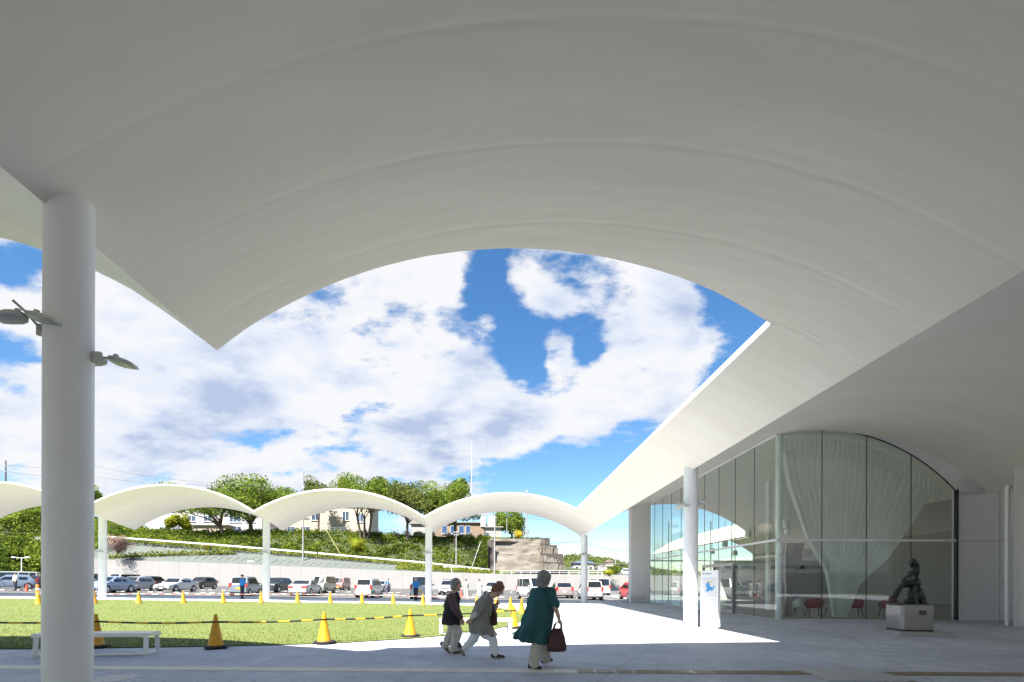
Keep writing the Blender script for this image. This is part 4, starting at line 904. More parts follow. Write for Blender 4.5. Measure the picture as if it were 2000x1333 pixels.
# ------------------------------------------------------------------ poles and wires
CONC = mat('pole_concrete', (.30, .30, .295), .8, var=.06); WIRE = mat('black_cable', (.03, .03, .035), .6)
def pole(name, label, px, pyb, pyt, Y, r=.17, arms=((0.6, 1.8), (1.6, 1.5)), m=CONC, boxh=None):
    b = at(px, pyb, Y); tp_ = at(px, pyt, Y); h = tp_[2] - b[2]; t = thing(name, label, 'utility pole', (b[0], Y, b[2]))
    mb = MB(); mb.tube([(0, 0, -.5), (0, 0, h)], [r, r * .62], 12); mb.build('shaft', m, t, smooth=True)
    for dz, w in arms:
        mb = MB(); mb.box((0, -.1, h - dz), (w, .1, .1)); a = mb.build('crossarm', STEEL, t)
        for i in range(3): mb = MB(); mb.lathe([(.05, 0), (.08, .08), (.05, .2)], 8, (-w / 2 + .12 + i * (w - .24) / 2, -.1, h - dz + .05)); mb.build('insulator', STEELW, a)
    if boxh: mb = MB(); mb.cyl((.35, -.1, h * boxh), .28, .8, 14); mb.build('transformer', STEEL, t)
    return t
def wire(label, pts, r=.028):
    P = []
    for a, b in zip(pts[:-1], pts[1:]):
        a, b = Vector(a), Vector(b); sag = (b - a).length * .022
        for i in range(12): u = i / 12; q = a.lerp(b, u); q.z -= sag * 4 * u * (1 - u); P.append(q)
    P.append(Vector(pts[-1])); mb = MB(); mb.tube(P, r, 5); tag(mb.build('power_cable', WIRE), label, 'cable', 'overhead cables')
pole('utility_pole', 'slender pale concrete pole on the matting slope with yellow stay wire', 592, 1092, 922, 99.5, .17, arms=((3.4, .5),))
pole('utility_pole', 'short pale pole with crossarms before the dark bank', 891, 1110, 1038, 103.5, .16, arms=((.3, 1.1), (.9, 1.0)))
pole('utility_pole', 'tall pale pole standing before the rock cutting', 966, 1121, 996, 96.8, .17, arms=())
pole('utility_pole', 'tall pole with transformer on the rock cutting crown', 1028, 1052, 958, 112, .2, arms=((.4, .5), (5.6, .8)), boxh=.1)
pole('utility_pole', 'dark utility pole with two crossarms above the left thicket', 11, 960, 900, 112, .2, arms=((1.3, 3.4), (2.6, 2.6)), m=mat('dark_pole', (.12, .11, .10), .8))
pole('utility_pole', 'thin far pole on the ridge beside the hall pier', 1202, 1118, 1072, 190, .2, arms=((.5, 1.6), (1.5, 1.4)), m=mat('far_pole', (.3, .32, .36), .8))
pole('utility_pole', 'short pole before the dense bushy camphor tree', 990, 1052, 1012, 113, .12, arms=())
st = MB(); st.tube([at(627, 1018, 103.6), at(668, 1088, 103.0)], .05, 6); tag(st.build('stay_wire', mat('yellow_stay_guard', (.55, .5, .2), .6)), 'yellow sleeved stay wire slanting down behind the guard rail', 'stay wire')
st = MB(); st.tube([at(939, 1058, 103.6), at(921, 1110, 103.0)], .04, 6); tag(st.build('stay_wire', STEELW), 'pale stay wire slanting before the dark bank', 'stay wire')
an = thing('antenna_mast', 'thin red and white lattice antenna mast behind the wide tree', 'antenna', at(921, 960, 160))
mh_ = at(921, 862, 160)[2] - at(921, 960, 160)[2]
for i in range(8): mb = MB(); mb.tube([(0, 0, mh_ * i / 8), (0, 0, mh_ * (i + 1) / 8)], .16 - .012 * i, 6); mb.build('mast_section', mat('mast_grey', (.5, .5, .52), .6) if i % 2 else mat('mast_pale', (.7, .66, .66), .6), an)
for i, zz in enumerate((.12, .2, .27)): mb = MB(); mb.box((-.5, 0, mh_ * zz), (1.6, .1, .12)); mb.tube([(-1.2, 0, mh_ * zz), (-.1, 0, mh_ * zz + 1.6)], .06, 5); mb.build('aerial_arm', DARKM, an)
WP = at(11, 911, 112)
wire('upper cable running from the dark left pole behind the column', [at(11, 908, 112), at(190, 912, 108), at(420, 943, 106)])
wire('lower cable running from the dark left pole to the lilac school', [at(11, 921, 112), at(190, 932, 108), at(400, 946, 106)])
for py0, py1, wl_ in ((1013, 1034, 'upper'), (1018, 1038, 'lower')):
    wire(wl_ + ' cable crossing the blue sky beside the tall transformer pole', [at(1028, py0 - 6, 112), at(1110, py1 - 24, 125), at(1235, py1 - 8, 150)])
wire('cable pair sagging above the rock cutting', [at(1028, 1061, 111), at(1140, 1055, 105), at(1235, 1074, 140)], .04)
wire('cable sagging just under the rock cutting crown', [at(1000, 1058, 104), at(1136, 1059, 101), at(1235, 1077, 130)], .04)
wire('thin cable slung across the tree trunks on the bank', [at(592, 1026, 99.6), at(760, 1035, 106), at(891, 1042, 103)], .022)
wire('second thin cable slung across the tree trunks on the bank', [at(592, 1030, 99.6), at(760, 1040, 106), at(891, 1046, 103)], .022)
def lot_lamp(label, px, pyb, pyt, Y, w=.9):
    b = at(px, pyb, Y); h = at(px, pyt, Y)[2] - zg(b[0], Y); t = thing('parking_lamp', label, 'lamp post', (b[0], Y, zg(b[0], Y)))
    mb = MB(); mb.tube([(0, 0, 0), (0, 0, h)], [.07, .05], 10); mb.build('shaft', STEELW, t)
    mb = MB(); mb.box((0, 0, h), (w * 2, .06, .06)); mb.build('crossarm', STEELW, t)
    for s in (-1, 1): mb = MB(); mb.box((s * w, -.1, h + .08), (.55, .4, .14), taper=.7); mb.build('lamp_head', ALU, t)
lot_lamp('double headed lamp post before the left thicket', 42, 1145, 1090, 66)
lot_lamp('double headed lamp post before the right half of retaining wall', 882, 1150, 1108, 80, 1.1)
lot_lamp('thin lamp post before the retaining wall by the silver hatchback', 490, 1150, 1098, 85, .25)
lot_lamp('thin lamp post beside the white van near the hall pier', 1176, 1160, 1112, 60, .3)

# ------------------------------------------------------------------ building behind the viewer, seen only in the glass
nb_ = thing('clinic_building', 'white two storey building with small square windows mirrored in the arched glass', 'building', (38, -34, 0))
mb = MB(); mb.box((11, -5, 6.2), (22, 10, 6.4)); mb.build('upper_storey', PIERM, nb_)
mb = MB(); mb.box((11, -5.3, 1.5), (21, 9.4, 3.0)); mb.build('ground_storey', mat('grey_ground_floor', (.30, .30, .31), .7), nb_)
for i in range(5):
    mb = MB(); mb.box((2.5 + i * 4.2, .02, 6.3), (1.1, .1, 1.9)); wf = mb.build('window', FRAMEW, nb_)
    mb = MB(); mb.box((2.5 + i * 4.2, .07, 6.3), (.95, .06, 1.7)); mb.build('pane', PANEM, wf)
mb = MB(); mb.box((6, .03, 3.9), (8, .08, .5)); mb.build('blue_band', mat('blue_sign_band', (.06, .10, .20), .5), nb_)

# ------------------------------------------------------------------ floodlights on the columns
def floodlight(label, loc, rz, sc=1.0):
    t = thing('floodlight', label, 'floodlight', loc, rz); t.scale = (sc,) * 3
    GM = mat('light_grey_casting', (.52, .52, .50), .4, metal=.25, var=.05)
    for s in (-1, 1):
        mb = MB(); rings = []
        for u, w, h, z in ((0, .06, .05, 0), (.05, .12, .09, -.005), (.14, .145, .10, -.02), (.28, .13, .07, -.05), (.36, .10, .035, -.075)):
            x = s * (.03 + u); rings.append([(x, -w, z - h * .4), (x, -w * .6, z - h * .5), (x, w * .6, z - h * .5), (x, w, z - h * .4), (x, w, z + h * .2), (x, w * .55, z + h * .5), (x, -w * .55, z + h * .5), (x, -w, z + h * .2)])
        mb.loft(rings); hd = mb.build('lamp_head', GM, t, smooth=True, ang=30)
        mb = MB(); mb.grid([[(s * (.12 + a), y, -.062 - a * .13) for a in (0, .2)] for y in (-.09, .09)]); mb.build('lens', mat('lamp_lens', (.6, .6, .58), .15), hd)
        mb = MB(); mb.cyl((s * .12, 0, .02), .035, .06, 12); mb.build('hinge', GM, hd)
    mb = MB(); mb.tube([(0, .26, -.1), (0, .12, -.03), (0, -.04, .04), (-.06, -.16, .12)], .018, 8); mb.box((0, .24, -.08), (.12, .05, .16)); mb.build('bracket', GM, t)
floodlight('grey twin head floodlight bracketed on the front of the nearest big column', (-4.31, 4.36, 3.77), R(6), .64)
floodlight('grey twin head floodlight on the courtyard side of the nearest big column', (-3.95, 4.80, 3.58), R(190), .64)
floodlight('pale twin head floodlight on the glass hall side of sunlit column', (6.14, 15.1, 3.94), R(95), .9)
floodlight('pale twin head floodlight on the courtyard side of sunlit column', (5.55, 15.1, 3.82), R(-85), .9)
for x, y, lb in ((-5.22, 33.02, 'small floodlight on the arcade column beside the white van'), (-16.4, 33.02, 'small floodlight on the arcade column beside the dark wagon'), (-27.6, 32.92, 'small floodlight on the arcade column before the blue sedan'), (5.72, 34.32, 'small floodlight on the arcade column nearest the glass hall')):
    floodlight(lb, (x, y - .04, 3.45), 0, .9)

# ------------------------------------------------------------------ benches
def bench(label, loc, rz):
    t = thing('bench', label, 'bench', loc, rz); L_, D, Hh = 1.95, .42, .42
    for k in (-1, 1):
        mb = MB(); mb.box((k * L_ / 4, 0, Hh - .035), (L_ / 2 - .006, D, .07)); mb.build('seat', ALU, t)
    for s in (-1, 1):
        x = s * (L_ / 2 - .06)
        for k in (-1, 1): mb = MB(); mb.tube([(x, k * (D / 2 - .04), Hh - .06), (x + s * .0, k * (D / 2 - .01), .03)], [.042, .05], 4); mb.build('leg', ALU, t)
        mb = MB(); mb.box((x, 0, .025), (.08, D, .05)); mb.build('foot_bar', ALU, t)
    mb = MB(); mb.box((0, -D / 2 + .03, .03), (L_ - .2, .04, .04)); mb.build('stretcher', ALU, t)
bench('white metal bench standing behind the nearest big column', (-7.62, 9.08, .001), R(8))
bench('white metal bench at the lawn edge behind the three walking women', (-.76, 13.0, .001), R(5))

# ------------------------------------------------------------------ cones and bars
CONEY = mat('yellow_cone_plastic', (.66, .325, .014), .5, var=.16, vscale=9); CONER = mat('red_cone_plastic', (.70, .08, .04), .45); REFL = mat('white_sleeve', (.75, .75, .74), .5)
def cone_meshes(m):
    mb = MB(); mb.lathe([(.16, .03), (.15, .05), (.035, .66), (.032, .70), (.02, .705)], 24); c = mb.mesh('cone_body'); c.materials.append(m); c.polygons.foreach_set('use_smooth', [True] * len(c.polygons)); c.set_sharp_from_angle(angle=R(40))
    mb = MB(); mb.box((0, 0, .015), (.38, .38, .03), taper=.95); b = mb.mesh('base'); b.materials.append(BLACK); return c, b
CY_, CB_ = cone_meshes(CONEY); CR_, CB2_ = cone_meshes(CONER)
def cone(loc, label, grp, red=False, rz=0.0, weight=False):
    t = thing('traffic_cone', label, 'traffic cone', loc, rz, grp)
    o = bpy.data.objects.new('cone_body', CR_ if red else CY_); COL.objects.link(o); o.parent = t
    o = bpy.data.objects.new('base', CB_); COL.objects.link(o); o.parent = t
    if weight:
        mb = MB(); mb.lathe([(.2, .03), (.24, .04), (.23, .065), (.165, .07)], 18, (.02, 0, 0)); mb.build('weight_ring', BLACK, t)
    return t
near = [gp(187, 1266), gp(421, 1267), gp(633, 1258), gp(801, 1245), gp(1003, 1228)]
near = [(-11.0, 9.85, 0)] + [(p[0], p[1], .0) for p in near]
NEARL = ['tall yellow cone at the end of near row past the nearest column', 'tall yellow cone half hidden behind the white bench by the nearest column', 'tall yellow cone standing wholly in canopy shade next along from the bench', 'tall yellow cone at the point where canopy shade meets the lawn corner', 'tall yellow cone in full sun just behind the woman in black vest', 'tall yellow cone beside the bench end behind the woman in green']
for i, p in enumerate(near): cone(p, NEARL[i], 'yellow cones along the near lawn edge', rz=.3 * i, weight=True)
farp = [gp(px, py) for px, py in ((75, 1181), (184, 1180), (271, 1179.5), (358, 1179), (436, 1178.5), (510, 1178.5), (581, 1178), (645, 1178.5), (707, 1179), (768, 1180.5), (826, 1183), (931, 1186), (969, 1191), (997, 1194.5), (1019, 1199.5))]
farp = [(p[0], min(p[1], 33), p[2]) for p in farp]
FARL = ['before the orange marker post', 'at the slim column before the liftback', 'before the silver hatchback', 'before the pearl white sedan', 'next to the guard beside the steel blue hatchback', 'by the arcade column near the dark wagon', 'before the cream white old sedan', 'before the pale green retro van', 'before the white small wagon', 'before the guard with pale vest', 'before the white delivery van', 'at the rounded lawn corner behind the bending woman', 'seen past the raised hand of the bending woman', 'between bending woman and woman in green', 'closest behind the woman in green']
for i, p in enumerate(farp): cone(p, 'yellow cone on the far lawn edge ' + FARL[i], 'yellow cones along the far lawn edge', rz=.2 * i)
p = gp(901, 1165); cone(p, 'red traffic cone on the asphalt beside the two grey workers', None, True)
p = gp(52, 1155); cone(p, 'red and white striped traffic post near the light blue hatchback', None, True)
cy2 = thing('marker_drum', 'orange upright marker post beyond the lawn behind the nearest column', 'marker post', gp(73, 1167)); mb = MB(); mb.lathe([(.2, 0), (.2, .04), (.09, .06), (.085, .8), (.05, .84)], 18); mb.build('post', mat('orange_plastic', (.75, .22, .02), .45), cy2, smooth=True); mb = MB(); mb.lathe([(.091, .5), (.089, .62)], 18); mb.build('band', REFL, cy2)
STRK = mat('black_stripe', (.02, .02, .02), .5); STRY = mat('yellow_stripe', (.72, .42, .02), .5); STRR = mat('red_stripe', (.55, .20, .16), .5)
def cone_bar(a, b, za, zb, red, label, grp):
    a, b = Vector(a), Vector(b); a.z += za; b.z += zb; n = 9 if not red else 7; mb = MB(); sag = .03
    t = thing('cone_bar', label, 'barrier bar', a, 0, grp); d = b - a
    pts = [Vector((0, 0, 0)) + d * (i / n) - Vector((0, 0, sag * 4 * (i / n) * (1 - i / n))) for i in range(n + 1)]
    for i in range(n): mb.k = i % 2; mb.tube([pts[i], pts[i + 1]], .016 if red else .02, 8)
    mb.build('pole', [STRK, STRY] if not red else [REFL, STRR], t)
    for q in (pts[0], pts[-1]):
        mb = MB(); mb.lathe([(.062, -.012), (.07, -.012), (.07, .012), (.062, .012)], 14, q); mb.build('ring', STRK if not red else REFL, t)
NBAR = ['passing behind the nearest column', 'above the white bench by the nearest column', 'between the two shaded tall cones', 'sloping up towards the woman in black vest', 'passing behind the three walking women']
for i, (p, q) in enumerate(zip(near[:-1], near[1:])): cone_bar(p, q, .55, .55, False, 'black and yellow striped bar ' + NBAR[i], 'striped bars of the near cone row')
cone_bar(near[-1], farp[-1], .55, .5, False, 'black and yellow striped bar turning off behind the woman in green', None)
for p, q in zip(farp[:-3], farp[1:-2]): cone_bar(p, q, .55, .55, True, 'red and white striped bar slung between yellow cones at far lawn edge', 'striped bars of the far cone row')
# wire basket stand beside the pier
tb_ = thing('wire_rack', 'low grey wire rack standing at the foot of hall pier', 'rack', gp(1246, 1178)); 
for x in (-.55, .55):
    for y in (-.2, .2): mb = MB(); mb.tube([(x, y, 0), (x, y, .45)], .02, 6); mb.build('leg', STEEL, tb_)
for zz in (.06, .25, .44):
    mb = MB()
    for i in range(9): mb.tube([(-.55 + i * .1375, -.2, zz), (-.55 + i * .1375, .2, zz)], .008, 5)
    mb.tube([(-.55, -.2, zz), (.55, -.2, zz)], .012, 5); mb.tube([(-.55, .2, zz), (.55, .2, zz)], .012, 5); mb.build('shelf', STEEL, tb_)
mt = MB(); mt.box((0, 0, .01), (1.0, .6, .015)); tag(mt.build('door_mat', mat('dark_mat', (.12, .12, .13), .9, bump=.4), loc=(gp(1222, 1176)[0], 35.2, .003)), 'dark doormat on the shaded paving before the red car', 'doormat')

# ------------------------------------------------------------------ information pylon
sg = thing('information_pylon', 'white freestanding information board with blue map beside the sunlit column', 'sign', (6.27, 14.7, 0), R(-62))
mb = MB(); mb.box((0, 0, .93), (.62, .10, 1.70)); mb.build('board', mat('white_enamel', (.80, .80, .79), .3), sg)
mb = MB(); mb.box((0, 0, .04), (.60, .08, .08)); mb.build('plinth', STEEL, sg)
mb = MB(); mb.box((0, -.0525, 1.27), (.50, .004, .60)); mpn = mb.build('map_panel', mat('map_paper', (.66, .67, .68), .5), sg)
mb = MB()
for q in ([(-.12, .20), (.0, .22), (.03, .06), (.14, .02), (.2, -.06), (.1, -.12), (.02, -.08), (-.06, -.17), (-.15, -.1), (-.1, .0), (-.16, .08)], [(.16, .05), (.21, .09), (.24, .02), (.19, -.01)]):
    mb.prism([(x * .8, 1.25 + z * .8) for x, z in q], -.0575, -.0545)
mb.build('map_blocks', mat('map_blue', (.04, .28, .62), .5), mpn)
mb = MB(); mb.box((.02, -.056, 1.43), (.2, .003, .06)); mb.build('map_tint', mat('map_sand', (.62, .52, .38), .5), mpn)
INK = mat('grey_ink', (.28, .29, .30), .6)
for i, (w, z, x) in enumerate(((.06, 1.68, -.22), (.22, 1.68, -.04), (.5, .90, 0), (.48, .83, -.01), (.5, .76, 0), (.36, .69, -.07), (.48, .60, -.01))):
    mb = MB(); mb.box((x, -.0515, z), (w, .003, .035 if z > 1.5 else .012)); mb.build('print_line', INK if z > 1.5 else mat('pale_ink', (.5, .5, .51), .6), sg)

# ------------------------------------------------------------------ statue on its plinth
GRAN = mat('polished_granite', (.27, .255, .24), .14, var=.12, vscale=30, spec=.6)
pl = thing('granite_plinth', 'polished grey granite plinth with dark plaque carrying the bronze figure', 'plinth', (11.16, 13.32, 0), R(-9))
mb = MB(); mb.box((.08, -.08, .055), (1.35, 1.15, .11)); mb.build('step', mat('rough_granite', (.36, .35, .34), .6, var=.15, vscale=25), pl)
mb = MB(); mb.box((0, 0, .135), (.74, .70, .05)); mb.build('foot', DARKM, pl)
mb = MB(); o = 0
oct_ = [(-.40, -.31), (-.34, -.38), (.34, -.38), (.40, -.31), (.40, .31), (.34, .38), (-.34, .38), (-.40, .31)]
mb.loft([[(x, y, .16) for x, y in oct_], [(x, y, .80) for x, y in oct_], [(x * .97, y * .97, .82) for x, y in oct_]]); mb.build('block', GRAN, pl)
mb = MB(); mb.box((.10, -.385, .62), (.17, .02, .12)); mb.build('plaque', mat('bronze_plaque', (.07, .045, .035), .4, metal=.4), pl)
stt_ = thing('bronze_statue', 'dark bronze seated woman with long hair leaning on a rock', 'statue', (11.13, 13.3, .82), R(-9))
BRZ = mat('dark_bronze', (.035, .042, .036), .42, metal=.55, var=.35, vscale=7)
mb = MB()
mb.ell((.07, -.03, 1.16), (.066, .072, .095)); mb.cap((.015, -.035, 1.13), .026, (-.01, -.035, 1.125), .012); mb.cap((.02, -.035, 1.09), .03, (.05, -.02, 1.08), .04)
mb.chain([(.10, .0, 1.07), (.13, .01, 1.0)], [.042, .05])
mb.ell((.15, .01, .90), (.095, .155, .13)); mb.ell((.17, .01, .74), (.08, .115, .13)); mb.ell((.17, .0, .58), (.12, .155, .095))
mb.ell((.075, -.07, .88), (.045, .05, .05)); mb.ell((.075, .085, .88), (.045, .05, .05))
mb.chain([(.11, -.16, .98), (-.03, -.22, .87), (-.17, -.17, .74), (-.22, -.12, .665)], [.055, .045, .036, .034])
mb.chain([(.19, .17, .97), (.31, .2, .86), (.36, .19, .70), (.34, .16, .56)], [.055, .047, .038, .036])
mb.chain([(.12, -.10, .57), (-.18, -.12, .62), (-.33, -.11, .40), (-.45, -.11, .21), (-.53, -.12, .18)], [.085, .066, .054, .035, .024])
mb.chain([(.12, .09, .55), (-.15, .07, .53), (-.25, .06, .30), (-.33, .05, .11), (-.44, .04, .05)], [.085, .066, .054, .035, .024])
mb.ell((.17, .0, .27), (.19, .21, .24)); mb.ell((.24, .05, .13), (.17, .2, .14)); mb.ell((.05, .02, .09), (.14, .18, .09))
mb.chain([(.2, .02, .48), (.27, -.08, .28), (.31, -.13, .05)], [.09, .07, .055]); mb.chain([(.08, -.11, .47), (.09, -.17, .25), (.07, -.2, .04)], [.05, .04, .035])
obj('figure', fuse(mb, .012, 2, wrinkle=.010, wscale=20), BRZ, stt_, True, ang=180)
mb = MB(); mb.ell((.09, -.01, 1.19), (.08, .088, .09)); mb.chain([(.14, .0, 1.17), (.20, .03, 1.08), (.25, .05, .97), (.27, .06, .86)], [.07, .068, .06, .04]); mb.chain([(.08, .08, 1.15), (.14, .11, 1.03)], [.04, .03])
obj('hair', fuse(mb, .014, 2, wrinkle=.014, wscale=30), BRZ, stt_, True, ang=180)
mb = MB(); mb.loft([[(x * 1.0 - .02, y * .8, z) for x, y in oct_] for z in (0, .045)]); mb.build('base', BRZ, stt_)

# ------------------------------------------------------------------ cars
TYRE = BLACK; RIM = mat('alloy_rim', (.5, .5, .52), .3, metal=.7); HEADL = mat('headlamp_glass', (.65, .67, .7), .1, spec=.8); TAILL = mat('tail_lamp', (.45, .02, .015), .2, spec=.7)
PLATEW = mat('white_number_plate', (.7, .7, .7), .5); PLATEY = mat('yellow_number_plate', (.75, .52, .03), .5); TRIM = mat('black_trim', (.02, .02, .022), .55)
CT = {  # length, width, height, belt z, hood z front, windscreen foot x, roof front x, roof rear x, rear glass foot x, boot z, wheel r, wheel x
    'sedan': dict(L=4.55, W=1.74, H=1.45, belt=.93, hood=.70, ws=.95, rf=.28, rr=-.85, rg=-1.62, boot=.99, wr=.315, wf=1.38, wb=-1.28),
    'coupe': dict(L=4.5, W=1.75, H=1.47, belt=.95, hood=.72, ws=1.1, rf=.2, rr=-.75, rg=-1.95, boot=1.08, wr=.32, wf=1.36, wb=-1.32),
    'hatch': dict(L=3.85, W=1.69, H=1.51, belt=.95, hood=.78, ws=1.12, rf=.42, rr=-1.25, rg=-1.74, boot=.98, wr=.30, wf=1.20, wb=-1.24),
    'kei': dict(L=3.40, W=1.48, H=1.62, belt=.98, hood=.88, ws=1.10, rf=.55, rr=-1.42, rg=-1.63, boot=1.02, wr=.275, wf=1.12, wb=-1.16),
    'keivan': dict(L=3.40, W=1.48, H=1.87, belt=1.06, hood=.98, ws=1.52, rf=1.02, rr=-1.58, rg=-1.68, boot=1.08, wr=.275, wf=1.02, wb=-1.2),
    'suv': dict(L=4.35, W=1.79, H=1.62, belt=1.05, hood=.90, ws=1.05, rf=.38, rr=-1.35, rg=-1.92, boot=1.12, wr=.345, wf=1.30, wb=-1.28),
    'van': dict(L=4.7, W=1.70, H=1.97, belt=1.12, hood=1.0, ws=2.12, rf=1.50, rr=-2.2, rg=-2.3, boot=1.12, wr=.31, wf=1.42, wb=-1.3)}
CARMESH = {}
def car_meshes(k):
    if k in CARMESH: return CARMESH[k]
    c = CT[k]; L_, W, H, hl = c['L'], c['W'], c['H'], c['L'] / 2; parts = []
    xs = sorted(set([hl, hl - .06, hl - .25, c['wf'], c['ws'], (c['ws'] + c['rf']) / 2, c['rf'], (c['rf'] + c['rr']) / 2, c['rr'], (c['rr'] + c['rg']) / 2, c['rg'], c['wb'], -hl + .2, -hl + .05, -hl]), reverse=True)
    def ztop(x):
        return interp(-x, [-hl, -hl + .06, -c['ws'], -c['rf'], -(c['rf'] + c['rr']) / 2, -c['rr'], -c['rg'], hl - .05, hl], [c['hood'] - .1, c['hood'], c['belt'] + .02, H - .035, H, H - .05, c['boot'], c['boot'] - .04, c['boot'] - .16])
    rings = []
    for x in xs:
        e = abs(x) / hl; w = W / 2 * (1 - .14 * max(0, (e - .78) / .22) ** 2); zt = ztop(x); belt = min(c['belt'], zt - .02); zb = .2 if e < .93 else .27
        cab = max(0, min(1, (zt - c['belt']) / (H - c['belt']))); wr_ = w * (.985 - (.17 if k not in ('van', 'keivan') else .09) * cab) if zt > c['belt'] + .03 else w * .9
        half = [(0, zb), (w * .88, zb), (w * .985, zb + .1), (w, .52), (w * .99, belt * .93), (w * .97, belt), (wr_ + .012, zt - .05 if zt > belt + .1 else zt - .01), (wr_ * .9, zt), (wr_ * .5, zt + .015), (0, zt + .02)]
        rings.append([(x, y, z) for y, z in half] + [(x, -y, z) for y, z in reversed(half[1:-1])])
    mb = MB(); mb.loft(rings); parts.append(('body', mb.mesh('body'), 'P'))
    def side_y(x, z):   # outer skin half width at x, z
        e = abs(x) / hl; w = W / 2 * (1 - .14 * max(0, (e - .78) / .22) ** 2); t = max(0, min(1, (z - c['belt']) / (H - .09 - c['belt']))); return w * (.97 - ((.155 if k not in ('van', 'keivan') else .075) * t))
    gz0, gz1 = c['belt'] + .03, H - .13
    fz = lambda x, z: (x, side_y(x, z))
    def front_x(z): return interp(z, [c['belt'], H - .035], [c['ws'], c['rf']])
    def rear_x(z): return interp(z, [c['boot'], H - .05], [c['rg'], c['rr']])
    xm = (c['rf'] + c['rr']) / 2 - .05
    segs = [(front_x(gz0) - .16, front_x(gz1) - .12, xm + .05, xm + .05), (xm - .05, xm - .05, max(rear_x(gz1) + .14, rear_x(gz0) + .28), rear_x(gz1) + .16)]
    if k in ('van', 'keivan', 'suv', 'kei'):
        b0 = segs[1][0]; b1 = segs[1][2]; mid = b0 + (b1 - b0) * .62; segs = [segs[0], (b0, b0, mid + .04, mid + .04), (mid - .04, mid - .04, b1, segs[1][3])]
    for s in (-1, 1):
        for a0, a1, b0, b1 in segs:
            mb = MB(); vs = [(a0, s * (side_y(a0, gz0) + .012), gz0), (b0, s * (side_y(b0, gz0) + .012), gz0), (b1, s * (side_y(b1, gz1) + .016), gz1), (a1, s * (side_y(a1, gz1) + .016), gz1)]
            mb.add(vs, [(0, 1, 2, 3)]); parts.append(('side_window', mb.mesh('side_window'), CARGLASS))
    for nm, f, d in (('windscreen', front_x, 1), ('rear_window', rear_x, -1)):
        z0, z1 = (c['belt'] + .05, H - .1) if d == 1 else (c['boot'] + .06, H - .13)
        y0, y1 = side_y(f(z0), z0) - .1, side_y(f(z1), z1) - .1; mb = MB(); o = .035
        mb.add([(f(z0) + d * o, -y0, z0), (f(z0) + d * (o + .03), 0, z0), (f(z0) + d * o, y0, z0), (f(z1) + d * o, y1, z1 + .02), (f(z1) + d * (o + .03), 0, z1 + .035), (f(z1) + d * o, -y1, z1 + .02)], [(0, 1, 4, 5), (1, 2, 3, 4)]); parts.append((nm, mb.mesh(nm), CARGLASS))
    for s in (-1, 1):
        mb = MB(); mb.box((hl - .12, s * W * .36, c['hood'] - .1), (.22, W * .19, .14), taper=.8); parts.append(('headlight', mb.mesh('headlight'), HEADL))
        mb = MB()
        if k in ('sedan', 'coupe'): mb.box((-hl + .06, s * W * .33, c['boot'] - .22), (.14, W * .26, .15))
        else: mb.box((-hl + .06, s * W * .42, c['boot'] - .12), (.14, W * .12, .34))
        parts.append(('tail_light', mb.mesh('tail_light'), TAILL))
        mb = MB(); mb.ell((c['ws'] - .25, s * (W / 2 + .08), c['belt'] + .07), (.06, .1, .07), 10, 6); parts.append(('wing_mirror', mb.mesh('wing_mirror'), 'P'))
    mb = MB(); mb.box((hl - .03, 0, .36), (.1, W * .7, .16)); mb.box((hl - .04, 0, c['hood'] - .16), (.08, W * .42, .1)); parts.append(('grille', mb.mesh('grille'), TRIM))
    mb = MB(); mb.box((-hl + .03, 0, .27), (.1, W * .8, .1)); parts.append(('bumper_trim', mb.mesh('bumper_trim'), TRIM))
    for d in (1, -1): mb = MB(); mb.box((d * (hl + .022), 0, .42 if d == 1 else .62), (.012, .33, .165)); parts.append(('number_plate', mb.mesh('number_plate'), 'N'))
    for x in (c['wf'], c['wb']):
        for s in (-1, 1):
            mb = MB(); mb.ycyl((x, s * (W / 2 - .095), c['wr'] + .02), c['wr'] + .05, .2, 24); parts.append(('wheel_arch', mb.mesh('wheel_arch'), TRIM))
            mb = MB(); mb.tube([(x, s * (W / 2 - .2), c['wr']), (x, s * (W / 2 + .012), c['wr'])], c['wr'], 24); rm = MB()
            rm.tube([(x, s * (W / 2 - .05), c['wr']), (x, s * (W / 2 + .022), c['wr'])], c['wr'] * .64, 20); parts.append(('wheel', mb.mesh('wheel'), TYRE, ('rim', rm.mesh('rim'), RIM)))
    for p in parts:
        me = p[1]
        if p[0] in ('body', 'wing_mirror'): me.polygons.foreach_set('use_smooth', [True] * len(me.polygons)); me.set_sharp_from_angle(angle=R(38))
        me.materials.append(p[2] if not isinstance(p[2], str) else None)
        if len(p) > 3: p[3][1].materials.append(p[3][2])
    CARMESH[k] = parts; return parts
PAINTS = {}
def paint(n, col, metal=.25):
    if n not in PAINTS: PAINTS[n] = mat('car_paint_' + n, col, .28, metal=metal, coat=.6)
    return PAINTS[n]
